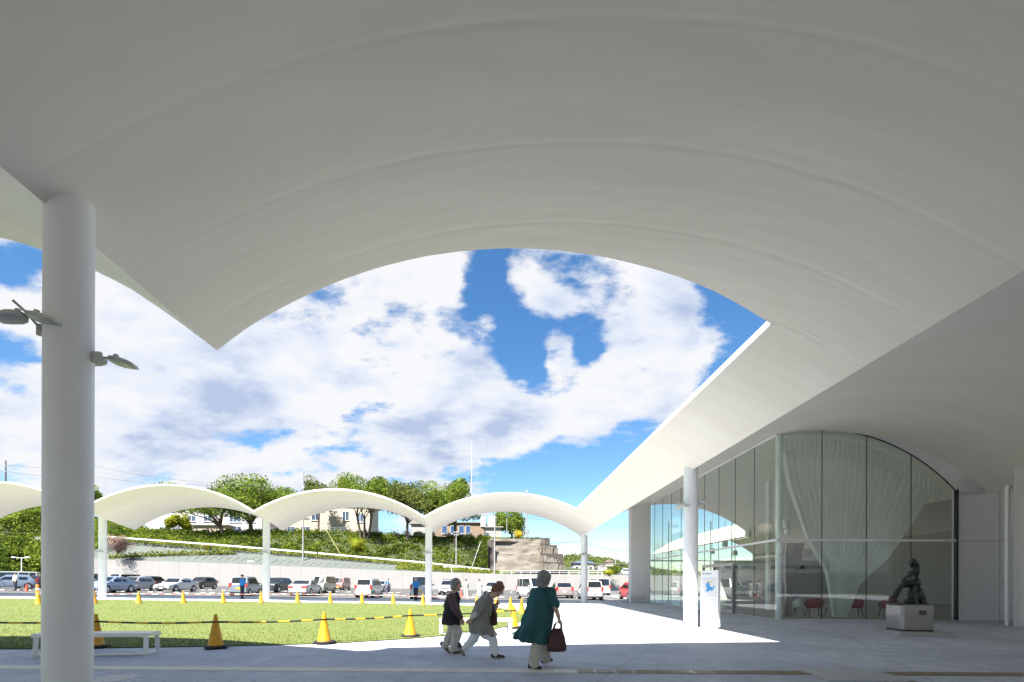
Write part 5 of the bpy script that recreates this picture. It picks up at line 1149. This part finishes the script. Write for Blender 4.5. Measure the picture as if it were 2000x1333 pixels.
def car(k, px, Y, hd, pn, col, label, yellow=False, two=None, grp=None, zoff=None, extra=None):
    X = ray(px, CY)[0] * Y; z = zg(X, Y) if zoff is None else zoff; t = thing('parked_car' if k not in ('van', 'keivan') else 'parked_van', label, 'car' if k not in ('van', 'keivan') else 'van', (X, Y, z + .004), R(hd), grp)
    pm_ = paint(pn, col)
    for p in car_meshes(k):
        o = bpy.data.objects.new(p[0], p[1]); COL.objects.link(o); o.parent = t
        if isinstance(p[2], str): o.material_slots[0].link = 'OBJECT'; o.material_slots[0].material = pm_ if p[2] == 'P' else (PLATEY if yellow else PLATEW)
        if len(p) > 3: r = bpy.data.objects.new(p[3][0], p[3][1]); COL.objects.link(r); r.parent = o
    c = CT[k]
    if two:
        mb = MB(); mb.box(((c['rf'] + c['rr']) / 2, 0, c['H'] + .015), (c['rf'] - c['rr'] + .1, c['W'] * .82, .06), taper=.92); mb.build('white_roof', two, t)
    if extra == 'rack':
        mb = MB()
        for x in (.1, -.9): mb.box((x, 0, c['H'] + .1), (.06, c['W'] * .75, .05)); mb.box((x, c['W'] * .36, c['H'] + .05), (.06, .04, .1)); mb.box((x, -c['W'] * .36, c['H'] + .05), (.06, .04, .1))
        mb.build('roof_rack', TRIM, t)
    return t
W_ = (.50, .505, .51); S_ = (.30, .325, .36); LB = (.22, .28, .37); DK = (.045, .05, .055)
car('hatch', 24, 51, 222, 'light_blue', LB, 'light blue hatchback behind the standing man in white shirt')
car('van', 30, 64, 215, 'white', W_, 'long white van behind the light blue hatchback')
car('sedan', 72, 57, 268, 'maroon', (.12, .03, .03), 'dark maroon sedan half hidden behind the nearest column')
car('coupe', 215, 43.5, 270, 'pale_blue', (.24, .30, .40), 'pale blue liftback sedan behind the slim arcade column')
car('hatch', 266, 51, 270, 'silver', S_, 'silver hatchback between pale blue liftback and white sedan')
car('suv', 289, 62, 270, 'charcoal', DK, 'charcoal hatchback parked behind the silver hatchback')
car('van', 243, 74, 268, 'white', W_, 'white van with roof rack behind the silver hatchback', extra='rack')
car('van', 175, 70, 270, 'white', W_, 'white box like van partly behind the pale blue liftback')
car('sedan', 346, 49.5, 269, 'pearl', (.55, .55, .545), 'pearl white sedan facing the lawn in the parking lot')
car('suv', 395, 65, 270, 'dark_grey', (.06, .062, .065), 'dark grey hatchback parked behind the pearl white sedan')
car('kei', 480, 41.5, 99, 'steel_blue', (.20, .24, .30), 'steel blue small hatchback beside the guard in blue shirt', yellow=True)
car('suv', 541, 53, 268, 'dark_green', (.03, .04, .04), 'black green wagon right behind the arcade column')
car('sedan', 598, 44, 94, 'cream_white', (.46, .455, .44), 'cream white old sedan showing its wide red tail lights')
car('keivan', 633, 54, 268, 'pale_green', (.29, .33, .25), 'pale green retro van with white roof', two=mat('white_van_roof', (.75, .75, .72), .4))
car('keivan', 668, 72, 268, 'dusty_pink', (.33, .16, .15), 'dusty pink small van near the retaining wall', yellow=True)
car('kei', 722, 41, 88, 'white', W_, 'white small wagon with its tailgate towards the lawn')
car('hatch', 722, 55, 90, 'silver', S_, 'silver car with roof bars behind the white small wagon', extra='rack')
car('sedan', 744, 66, 268, 'grey_blue', (.32, .38, .48), 'grey blue sedan beside the guard with white vest')
car('keivan', 824, 40.2, 92, 'white', W_, 'white delivery van behind the arcade column and blue shirted guard', yellow=True)
car('suv', 877, 55, 266, 'silver_white', (.42, .43, .445), 'silver white car with roof rack facing the lawn', extra='rack')
car('hatch', 964, 60, 255, 'white', W_, 'small white hatchback parked alone near the retaining wall')
car('keivan', 1038, 41.5, 292, 'white', W_, 'white small van facing the lawn behind the woman in green')
car('hatch', 1097, 46.5, 92, 'rose_silver', (.33, .285, .285), 'rose silver hatchback with red corner lights seen from behind')
car('hatch', 1099, 58, 268, 'dark_blue', (.10, .14, .2), 'dark blue car behind the rose silver hatchback')
car('kei', 1152, 41, 94, 'white', W_, 'white small wagon seen from behind at the corner arcade column')
car('van', 1170, 57, 92, 'white', W_, 'tall white van behind the corner arcade column')
car('hatch', 1238, 41, 92, 'red', (.55, .03, .04), 'bright red hatchback half hidden by the hall pier')
car('hatch', 1222, 99, 178, 'white', W_, 'white car parked on the upper road above the wall', zoff=3.0)

# ------------------------------------------------------------------ people
SKIN = mat('skin', (.55, .36, .27), .55, var=.06, vscale=12); HAIRG = mat('grey_hair', (.24, .235, .23), .6, var=.55, vscale=60, stretch=(1, 1, .2)); HAIRB = mat('brown_hair', (.20, .085, .045), .5, var=.5, vscale=60)
SHOE = mat('black_leather', (.018, .016, .016), .45); SHOEB = mat('brown_leather', (.05, .03, .022), .45); SOLE = mat('pale_sole', (.45, .43, .4), .7)
def cloth(n, c, var=.12, vs=14): return mat('cloth_' + n, c, .85, var=var, vscale=vs, bump=.25, bscale=90)
def rot_head(mb0, fn): mb0.v = [fn(v) for v in mb0.v]; return mb0
def head_parts(c, fwd, tilt):
    """face skin shapes round the head centre c; fwd is the facing angle, tilt the forward nod"""
    def tf(p):
        x, y, z = p; x, z = x * math.cos(tilt) + z * math.sin(tilt), -x * math.sin(tilt) + z * math.cos(tilt)
        return (c[0] + x * math.cos(fwd) - y * math.sin(fwd), c[1] + x * math.sin(fwd) + y * math.cos(fwd), c[2] + z)
    h = MB(); h.ell((0, 0, .01), (.092, .074, .112), 16, 12); h.ell((.022, 0, -.05), (.066, .058, .062), 14, 10)
    h.cap((.082, 0, .005), .010, (.104, 0, -.022), .014, 8); h.cap((.078, -.03, .03), .013, (.078, .03, .03), .013, 8)       # nose, brow
    h.cap((.082, -.016, -.058), .008, (.082, .016, -.058), .008, 8); h.ell((.072, 0, -.092), (.022, .022, .016), 8, 6)        # lips, chin
    for s in (-1, 1): h.ell((-.005, s * .075, -.005), (.020, .011, .032), 8, 6); h.ell((.058, s * .036, -.03), (.03, .025, .025), 8, 6)
    h.v = [tf(v) for v in h.v]
    return h, tf
def hand(mb, w, d, side, curl=.5, sc=1.0):
    """palm and five curled fingers; w wrist, d pointing direction, side = thumb direction"""
    w, d, side = Vector(w), Vector(d).normalized(), Vector(side).normalized(); side = (side - d * side.dot(d)).normalized(); n = d.cross(side)
    p1 = w + d * .075 * sc
    for k in (-.022, 0, .022): mb.cap(w + side * k * .6 * sc, .016 * sc, p1 + side * k * sc, .015 * sc, 8)
    for i, (k, ln) in enumerate(((.031, .062), (.010, .072), (-.011, .067), (-.030, .052))):
        a = p1 + side * k * sc; b = a + (d * math.cos(curl) + n * math.sin(curl)) * ln * .5 * sc; c = b + (d * math.cos(curl * 2.2) + n * math.sin(curl * 2.2)) * ln * .5 * sc
        mb.chain([a, b, c], [.0095 * sc, .009 * sc, .0075 * sc], 7)
    a = w + d * .025 * sc + side * .028 * sc; b = a + (d * .75 + side * .6 + n * .25).normalized() * .035 * sc; c = b + (d * .95 + side * .1 + n * .4).normalized() * .03 * sc
    mb.chain([a, b, c], [.013 * sc, .0115 * sc, .009 * sc], 7)
def ring(c, rx, ry, n=28, fold=0.0, nf=9, ph=0.0, ang=0.0):
    out = []
    for k in range(n):
        a = 2 * math.pi * k / n; f = 1 + fold * math.sin(nf * a + ph); x, y = rx * f * math.cos(a), ry * f * math.sin(a)
        out.append((c[0] + x * math.cos(ang) - y * math.sin(ang), c[1] + x * math.sin(ang) + y * math.cos(ang), c[2]))
    return out
def shoe(t, heel, toe, m, w=.044, sole=SOLE):
    heel, toe = Vector(heel), Vector(toe); d = toe - heel; mb = MB(); up = Vector((0, 0, 1))
    mb.cap(heel + up * .035, .042, heel.lerp(toe, .55) + up * .028, w, 12); mb.cap(heel.lerp(toe, .45) + up * .026, w, toe + up * .018, .034, 12); mb.cap(heel + up * .06, .036, heel.lerp(toe, .3) + up * .045, .036, 10)
    o = obj('shoe', fuse(mb, .009, 2), m, t, True, ang=180)
    sb = MB(); dn = d.normalized(); sd = dn.cross(up).normalized(); nn = sd.cross(dn)
    pts = []
    for u, ww in ((-.03, .03), (.03, .042), (.5, .046), (.85, .046), (1.02, .036), (1.09, .016)): pts.append((u, ww))
    lo = [heel + d * u + sd * ww - nn * .008 for u, ww in pts] + [heel + d * u - sd * ww - nn * .008 for u, ww in reversed(pts)]
    hi = [p + nn * .016 for p in lo]; sb.loft([lo, hi]); sb.build('sole', sole, o)
EYEM = mat('dark_eye', (.02, .015, .012), .2)
def eyes(t, tf):
    for s in (-1, 1): mb = MB(); mb.ell(tf((.079, s * .031, .008)), (.008, .008, .007), 8, 6); mb.build('eye', EYEM, t)

def woman_left():
    t = thing('person', 'woman with grey hair in black vest over purple brown sleeves and beige trousers', 'person', (-.98, 9.42, 0))
    hc = (.05, -.01, 1.335); hd, tf = head_parts(hc, R(-6), R(8))
    nh, fh = (.175, -.23, .665), (.17, -.22, .58)
    b = MB(); b.v, b.f, b.m = list(hd.v), list(hd.f), list(hd.m)
    b.chain([(.02, 0, 1.27), (-.015, 0, 1.14)], [.055, .065]); b.ell((-.03, 0, .98), (.11, .155, .2)); b.ell((-.02, 0, .76), (.115, .15, .14))
    b.chain([(-.03, -.155, 1.10), (.03, -.23, .90), (.165, -.235, .70)], [.055, .045, .032]); hand(b, (.17, -.235, .69), (.12, 0, -1), (1, .1, 0), .45, .95)
    b.chain([(-.04, .155, 1.10), (-.17, .2, .92), (-.10, .22, .72)], [.055, .045, .032]); hand(b, (-.095, .22, .71), (.3, 0, -1), (1, -.1, 0), .5, .95)
    for hip, kn, an in (((.0, -.08, .74), (.085, -.09, .41), (.015, -.09, .09)), ((-.02, .08, .74), (-.05, .09, .40), (-.18, .09, .14))): b.chain([hip, kn, an], [.085, .058, .04])
    b.cap((.015, -.09, .06), .038, (.10, -.09, .035), .03); b.cap((-.18, .09, .12), .036, (-.10, .09, .05), .03)
    obj('body', fuse(b, .0075, 2, .5), SKIN, t, True, ang=180); eyes(t, tf)
    h = MB(); h.ell((hc[0] - .018, hc[1], hc[2] + .035), (.105, .09, .10), 16, 10); h.ell((hc[0] - .055, hc[1], hc[2] - .02), (.07, .088, .10)); h.cap((hc[0] - .06, 0, hc[2] - .08), .05, (hc[0] - .05, 0, hc[2] - .12), .03)
    for s in (-1, 1): h.cap((hc[0] + .035, hc[1] + s * .07, hc[2] + .05), .024, (hc[0] - .02, hc[1] + s * .078, hc[2] - .015), .02)
    obj('hair', fuse(h, .010, 2, wrinkle=.018, wscale=45), HAIRG, t, True, ang=180)
    v = MB(); v.loft([ring((-.005, 0, 1.175), .075, .085), ring((-.02, 0, 1.13), .11, .17), ring((-.03, 0, 1.02), .145, .195), ring((-.03, 0, .85), .155, .20, fold=.02), ring((-.03, 0, .70), .195, .225, fold=.03), ring((-.02, 0, .565), .22, .235, fold=.045)])
    v.chain([(.05, -.05, 1.17), (.10, -.04, 1.06)], [.03, .03]); v.chain([(.05, .05, 1.17), (.10, .04, 1.06)], [.03, .03])
    obj('vest', fuse(v, .012, 2, wrinkle=.024, wscale=13), cloth('black', (.018, .016, .018)), t, True, ang=180)
    for arm in ([(-.03, -.165, 1.09), (.02, -.24, .90), (.155, -.24, .715)], [(-.04, .165, 1.09), (-.18, .205, .92), (-.105, .22, .73)]):
        v = MB(); v.chain(arm, [.08, .066, .05]); obj('sleeve', fuse(v, .011, 2, wrinkle=.012, wscale=18), cloth('purple_brown', (.10, .062, .068)), t, True, ang=180)
    v = MB(); v.ell((-.02, 0, .70), (.12, .15, .12)); v.chain([(.0, -.085, .64), (.085, -.095, .42), (.03, -.095, .24), (.005, -.095, .10)], [.10, .095, .088, .085]); v.chain([(-.03, .085, .64), (-.05, .09, .40), (-.13, .09, .24), (-.18, .09, .15)], [.10, .095, .088, .08])
    obj('trousers', fuse(v, .011, 2, wrinkle=.022, wscale=14), cloth('beige', (.56, .53, .46)), t, True, ang=180)
    shoe(t, (-.045, -.095, .012), (.125, -.095, .012), SHOE); shoe(t, (-.245, .09, .13), (-.115, .09, .015), SHOE)
def woman_middle():
    t = thing('person', 'brown haired woman in grey coat bending forward in a long stride', 'person', (-.42, 8.88, 0))
    s_ = 106.3; f = lambda px, py, y: ((px - 940) / s_, y, (1285 - py) / s_)
    hc = f(973, 1152, 0.0); hd, tf = head_parts(hc, R(-8), R(38))
    b = MB(); b.v, b.f, b.m = list(hd.v), list(hd.f), list(hd.m)
    sh = f(949, 1172, 0); pv = f(936, 1218, 0)
    b.chain([f(966, 1162, 0), f(955, 1168, 0)], [.052, .065]); b.chain([f(949, 1178, 0), f(940, 1200, 0), pv], [.135, .12, .135])
    b.chain([f(947, 1174, -.17), f(938, 1193, -.22), f(924, 1206, -.20)], [.055, .043, .031]); hand(b, f(923, 1207, -.2), (-.75, 0, -.6), (.3, .0, -1), .4, .95)
    b.chain([f(951, 1174, .17), f(962, 1190, .2), f(970, 1181, .08)], [.055, .043, .032]); hand(b, f(970, 1181, .08), (.45, -.5, .4), (0, -.3, 1), .9, .95)
    b.chain([f(938, 1224, -.08), f(962, 1246, -.08), f(967, 1277, -.08)], [.09, .06, .04]); b.chain([f(934, 1224, .08), f(924, 1250, .08), f(905, 1269, .08)], [.09, .06, .04])
    b.cap(f(968, 1279, -.08), .036, f(978, 1281, -.08), .028); b.cap(f(903, 1270, .08), .036, f(905, 1279, .08), .028)
    obj('body', fuse(b, .0075, 2), SKIN, t, True, ang=180); eyes(t, tf)
    h = MB()
    for p, r in (((-.02, 0, .045), (.105, .092, .095)), ((-.065, 0, .0), (.07, .09, .09)), ((-.03, 0, .09), (.085, .075, .06))):
        m_ = MB(); m_.ell(p, r, 14, 10); m_.v = [tf(q) for q in m_.v]; h.add(m_.v, m_.f)
    for s in (-1, 1): h.cap(tf((.04, s * .066, .06)), .026, tf((-.03, s * .08, -.035)), .024)
    obj('hair', fuse(h, .010, 2, wrinkle=.026, wscale=38), HAIRB, t, True, ang=180)
    c = MB(); rings = []
    for px, py, rx, ry, tl, fo in ((959, 1165, .07, .085, .8, 0), (952, 1171, .12, .17, .7, 0), (945, 1182, .165, .2, .5, 0), (939, 1197, .175, .195, .35, .015), (937, 1212, .19, .205, .2, .03), (939, 1226, .225, .225, .1, .04), (944, 1238, .255, .24, .12, .055)):
        cc = f(px, py, 0); rg_ = ring((0, 0, 0), rx, ry, 32, fo, 7, .6); rings.append([(cc[0] + x * math.cos(tl), cc[1] + y, cc[2] - x * math.sin(tl)) for x, y, z in rg_])
    c.loft(rings); c.chain([f(947, 1173, -.175), f(939, 1190, -.235)], [.085, .075]); c.chain([f(951, 1173, .175), f(962, 1190, .21)], [.085, .07])
    obj('coat', fuse(c, .012, 2, wrinkle=.034, wscale=11, stretch=(1, 1, .35)), cloth('warm_grey', (.25, .24, .215)), t, True, ang=180)
    for arm in ([f(940, 1188, -.23), f(926, 1204, -.205)], [f(962, 1191, .205), f(969, 1183, .1)]):
        c = MB(); c.chain(arm, [.058, .046]); obj('sleeve', fuse(c, .010, 2, wrinkle=.008, wscale=22), cloth('pale_grey', (.55, .56, .57)), t, True, ang=180)
    v = MB(); v.ell(f(937, 1226, 0), (.15, .18, .13)); v.chain([f(942, 1230, -.085), f(962, 1246, -.085), f(966, 1262, -.085), f(967, 1276, -.085)], [.11, .088, .072, .062]); v.chain([f(933, 1230, .085), f(924, 1250, .085), f(914, 1261, .085), f(905, 1269, .085)], [.11, .088, .07, .06])
    obj('trousers', fuse(v, .011, 2, wrinkle=.022, wscale=15), cloth('white', (.80, .82, .84), .05), t, True, ang=180)
    shoe(t, f(963, 1283.6, -.085), f(983, 1283.8, -.085), SHOEB); shoe(t, f(896, 1266, .085), f(905, 1282.6, .085), SHOEB)
    hb = thing('shoulder_bag', 'flat brown bag hanging in front of the bending woman in grey coat', 'bag', (-.42 + f(963, 1222, .2)[0], 8.88 + .12, (1285 - 1222) / s_))
    mb = MB(); mb.loft([ring((0, 0, 0), .07, .14, 16), ring((0, 0, .02), .08, .16, 16), ring((.015, 0, .22), .06, .16, 16), ring((.02, 0, .25), .03, .15, 16)]); mb.build('pouch', cloth('dark_brown', (.07, .035, .025)), hb, True)
    mb = MB(); mb.tube([(.02, -.13, .24), (.0, -.11, .36), (-.06, -.04, .46)], .012, 6); mb.build('strap', SHOEB, hb)
def woman_green():
    t = thing('person', 'woman with grey bob in dark green tunic walking away with a handbag', 'person', (.575, 7.78, 0))
    s_ = 121.4; f = lambda px, py, y: ((px - 1055) / s_, y, (1306 - py) / s_)
    hc = f(1063, 1131, 0); hd, tf = head_parts(hc, R(38), R(2))
    b = MB(); b.v, b.f, b.m = list(hd.v), list(hd.f), list(hd.m)
    b.chain([f(1062, 1143, 0), f(1060, 1151, 0)], [.052, .065]); b.ell(f(1057, 1170, 0), (.15, .12, .2)); b.ell(f(1054, 1205, 0), (.16, .13, .18))
    b.chain([f(1076, 1158, -.08), f(1083, 1184, -.12), f(1090, 1205, -.13)], [.055, .043, .032]); hand(b, f(1090, 1206, -.13), (.08, 0, -1), (.5, .8, 0), 1.0, 1.0)
    b.chain([f(1041, 1158, .06), f(1037, 1184, .1), f(1033, 1204, .12)], [.055, .043, .032]); hand(b, f(1033, 1205, .12), (-.2, 0, -1), (.6, .6, 0), .5, 1.0)
    b.chain([f(1050, 1220, -.06), f(1050, 1258, -.08), f(1043, 1297, -.08)], [.095, .062, .042]); b.chain([f(1060, 1226, .05), f(1068, 1256, .15), f(1069, 1290, .26)], [.095, .062, .042])
    b.cap(f(1043, 1300, -.08), .036, f(1050, 1302, -.1), .028); b.cap(f(1069, 1293, .26), .036, f(1077, 1295, .3), .028)
    obj('body', fuse(b, .0075, 2), SKIN, t, True, ang=180); eyes(t, tf)
    h = MB()
    for p, r in (((-.01, 0, .05), (.112, .098, .09)), ((-.045, 0, -.01), (.085, .098, .11)), ((-.055, 0, -.09), (.06, .085, .07))):
        m_ = MB(); m_.ell(p, r, 16, 10); m_.v = [tf(q) for q in m_.v]; h.add(m_.v, m_.f)
    for s in (-1, 1): h.cap(tf((.045, s * .07, .055)), .028, tf((.0, s * .085, -.085)), .026); h.cap(tf((.0, s * .085, -.08)), .03, tf((-.03, s * .07, -.125)), .022)
    obj('hair', fuse(h, .010, 2, wrinkle=.022, wscale=42, stretch=(1, 1, .3)), HAIRG, t, True, ang=180)
    c = MB(); rings = []
    for px, py, rx, ry, fo, ph in ((1061, 1146.5, .075, .07, 0, 0), (1060, 1150, .14, .10, 0, 0), (1058, 1160, .195, .135, 0, 0), (1056, 1178, .20, .15, .01, 0), (1052, 1200, .225, .165, .03, .3), (1047, 1222, .25, .18, .06, .8), (1041, 1240, .275, .2, .09, 1.1), (1039, 1252, .285, .21, .11, 1.3)):
        cc = f(px, py, 0); rings.append([(x, y, z - .05 * max(0, (py - 1200) / 52) * math.sin(1.2 * (x - cc[0]) / rx + .4)) for x, y, z in ring(cc, rx, ry, 40, fo, 6, ph)])
    c.loft(rings); c.chain([f(1075, 1157, -.075), f(1082, 1180, -.115)], [.085, .078]); c.chain([f(1042, 1157, .06), f(1038, 1180, .095)], [.085, .078])
    obj('tunic', fuse(c, .012, 2, wrinkle=.04, wscale=10, stretch=(1, 1, .28)), cloth('deep_teal', (.022, .10, .112), .25, 8), t, True, ang=180)
    v = MB(); v.ell(f(1052, 1222, 0), (.13, .11, .12)); v.chain([f(1050, 1232, -.05), f(1050, 1258, -.08), f(1045, 1282, -.08), f(1043, 1297, -.08)], [.105, .095, .09, .09]); v.chain([f(1060, 1232, .06), f(1068, 1256, .15), f(1069, 1278, .22), f(1069, 1290, .26)], [.105, .095, .088, .085])
    obj('trousers', fuse(v, .012, 2, wrinkle=.022, wscale=14), cloth('taupe', (.50, .475, .41)), t, True, ang=180)
    shoe(t, f(1036, 1304.6, -.08), f(1054, 1304.8, -.13), SHOE); shoe(t, f(1064, 1301, .26), f(1081, 1298, .33), SHOE)
    w = f(1090, 1217, -.13); hb = thing('handbag', 'large black and wine red handbag hanging from the hand of woman in green', 'bag', (.575 + w[0], 7.78 + w[1], w[2]), R(12))
    mb = MB(); rr_ = []
    for z, rx, ry in ((-.44, .13, .07), (-.43, .155, .085), (-.36, .16, .09), (-.22, .135, .075), (-.12, .10, .055), (-.075, .075, .03)): rr_.append(ring((-.03, 0, z), rx, ry, 24))
    mb.loft(rr_); mb.build('bag_body', mat('black_wine_leather', (.018, .012, .013), .5, var=.5, vscale=7, col2=(.085, .014, .02)), hb, True)
    for y in (-.03, .03): mb = MB(); mb.tube([(-.09, y, -.10), (-.06, y * .8, -.01), (-.01, y * .5, .045), (.04, y * .8, -.01), (.045, y, -.10)], .011, 8); mb.build('handle', SHOEB, hb)
woman_left(); woman_middle(); woman_green()
def worker(px, py, label, top, trou, hd=90, hat=None, Hh=1.68, arm=0):
    X, Y, z = gp(px, py); t = thing('person', label, 'person', (X, Y, z), R(hd)); k = Hh / 1.68
    b = MB(); b.ell((0, 0, 1.57), (.09, .08, .115)); b.cap((.08, 0, 1.56), .012, (.098, 0, 1.54), .012); b.chain([(0, 0, 1.46), (0, 0, 1.38)], [.05, .06]); b.ell((0, 0, 1.2), (.12, .18, .24)); b.ell((0, 0, .93), (.12, .16, .15))
    for s in (-1, 1):
        e = ((.05, s * .25, 1.1), (.1 + .12 * arm, s * .22, .86 + .2 * arm)); b.chain([(0, s * .19, 1.36), *e], [.055, .042, .032]); hand(b, e[1], (.3, 0, -1), (1, 0, 0), .5)
        b.chain([(0, s * .09, .9), (.03 * s, s * .1, .48), (.05 * s - .02, s * .1, .08)], [.09, .06, .04]); b.cap((.05 * s - .02, s * .1, .05), .04, (.05 * s + .12, s * .1, .035), .035)
    b.v = [(x * k, y * k, zz * k) for x, y, zz in b.v]; obj('body', fuse(b, .014, 2), SKIN, t, True, ang=180)
    v = MB(); v.loft([ring((0, 0, 1.42), .08, .1), ring((0, 0, 1.36), .13, .2), ring((0, 0, 1.15), .15, .205), ring((0, 0, .92), .15, .2)])
    for s in (-1, 1): v.chain([(0, s * .19, 1.35), (.05, s * .25, 1.1)], [.075, .06])
    v.v = [(x * k, y * k, zz * k) for x, y, zz in v.v]; obj('shirt', fuse(v, .016, 2, wrinkle=.012), top, t, True, ang=180)
    v = MB(); v.ell((0, 0, .92), (.14, .18, .14))
    for s in (-1, 1): v.chain([(0, s * .09, .88), (.03 * s, s * .1, .48), (.05 * s - .02, s * .1, .1)], [.11, .085, .075])
    v.v = [(x * k, y * k, zz * k) for x, y, zz in v.v]; obj('trousers', fuse(v, .016, 2, wrinkle=.012), trou, t, True, ang=180)
    for s in (-1, 1): mb = MB(); mb.cap(((.05 * s - .05) * k, s * .1 * k, .045), .048, ((.05 * s + .14) * k, s * .1 * k, .035), .04); mb.build('shoe', SHOE, t, True)
    mb = MB(); mb.lathe([(.102, .0), (.106, .04), (.08, .10), (.03, .125)], 16, (-.005, 0, 1.60 * k)); mb.build('cap' if hat else 'hair', hat or mat('black_hair', (.02, .018, .017), .5), t, True)
BLUE = cloth('bright_blue', (.02, .19, .52)); NAVY = cloth('navy', (.02, .025, .05)); GREYW = cloth('light_grey_green', (.50, .53, .50)); WSH = cloth('white_shirt', (.7, .7, .7))
worker(473, 1170, 'guard in bright blue shirt and navy trousers beside the steel blue hatchback', BLUE, NAVY, 60, cloth('cap_red', (.15, .04, .04)), arm=1)
worker(758, 1158, 'guard in blue shirt with pale vest standing beside the grey blue sedan', cloth('sky_blue', (.10, .26, .48)), NAVY, 200)
worker(812, 1173, 'guard in bright blue shirt writing beside the white delivery van', BLUE, NAVY, 70, cloth('cap_grey', (.3, .3, .3)), arm=1)
worker(910, 1166, 'worker in pale grey overalls beside the red traffic cone', GREYW, GREYW, 100)
worker(936, 1167, 'worker in pale grey overalls carrying a long pole', GREYW, GREYW, 80, arm=1)
worker(30, 1154, 'man in white shirt and dark trousers before the light blue hatchback', WSH, NAVY, 250)
X, Y, z = gp(943, 1167); mb = MB(); mb.tube([(X - .1, Y - .1, z + 1.0), (X + 1.0, Y, z + 2.4)], .02, 6); tag(mb.build('long_pole', STEEL), 'thin long pole held by the worker in pale grey overalls', 'pole')
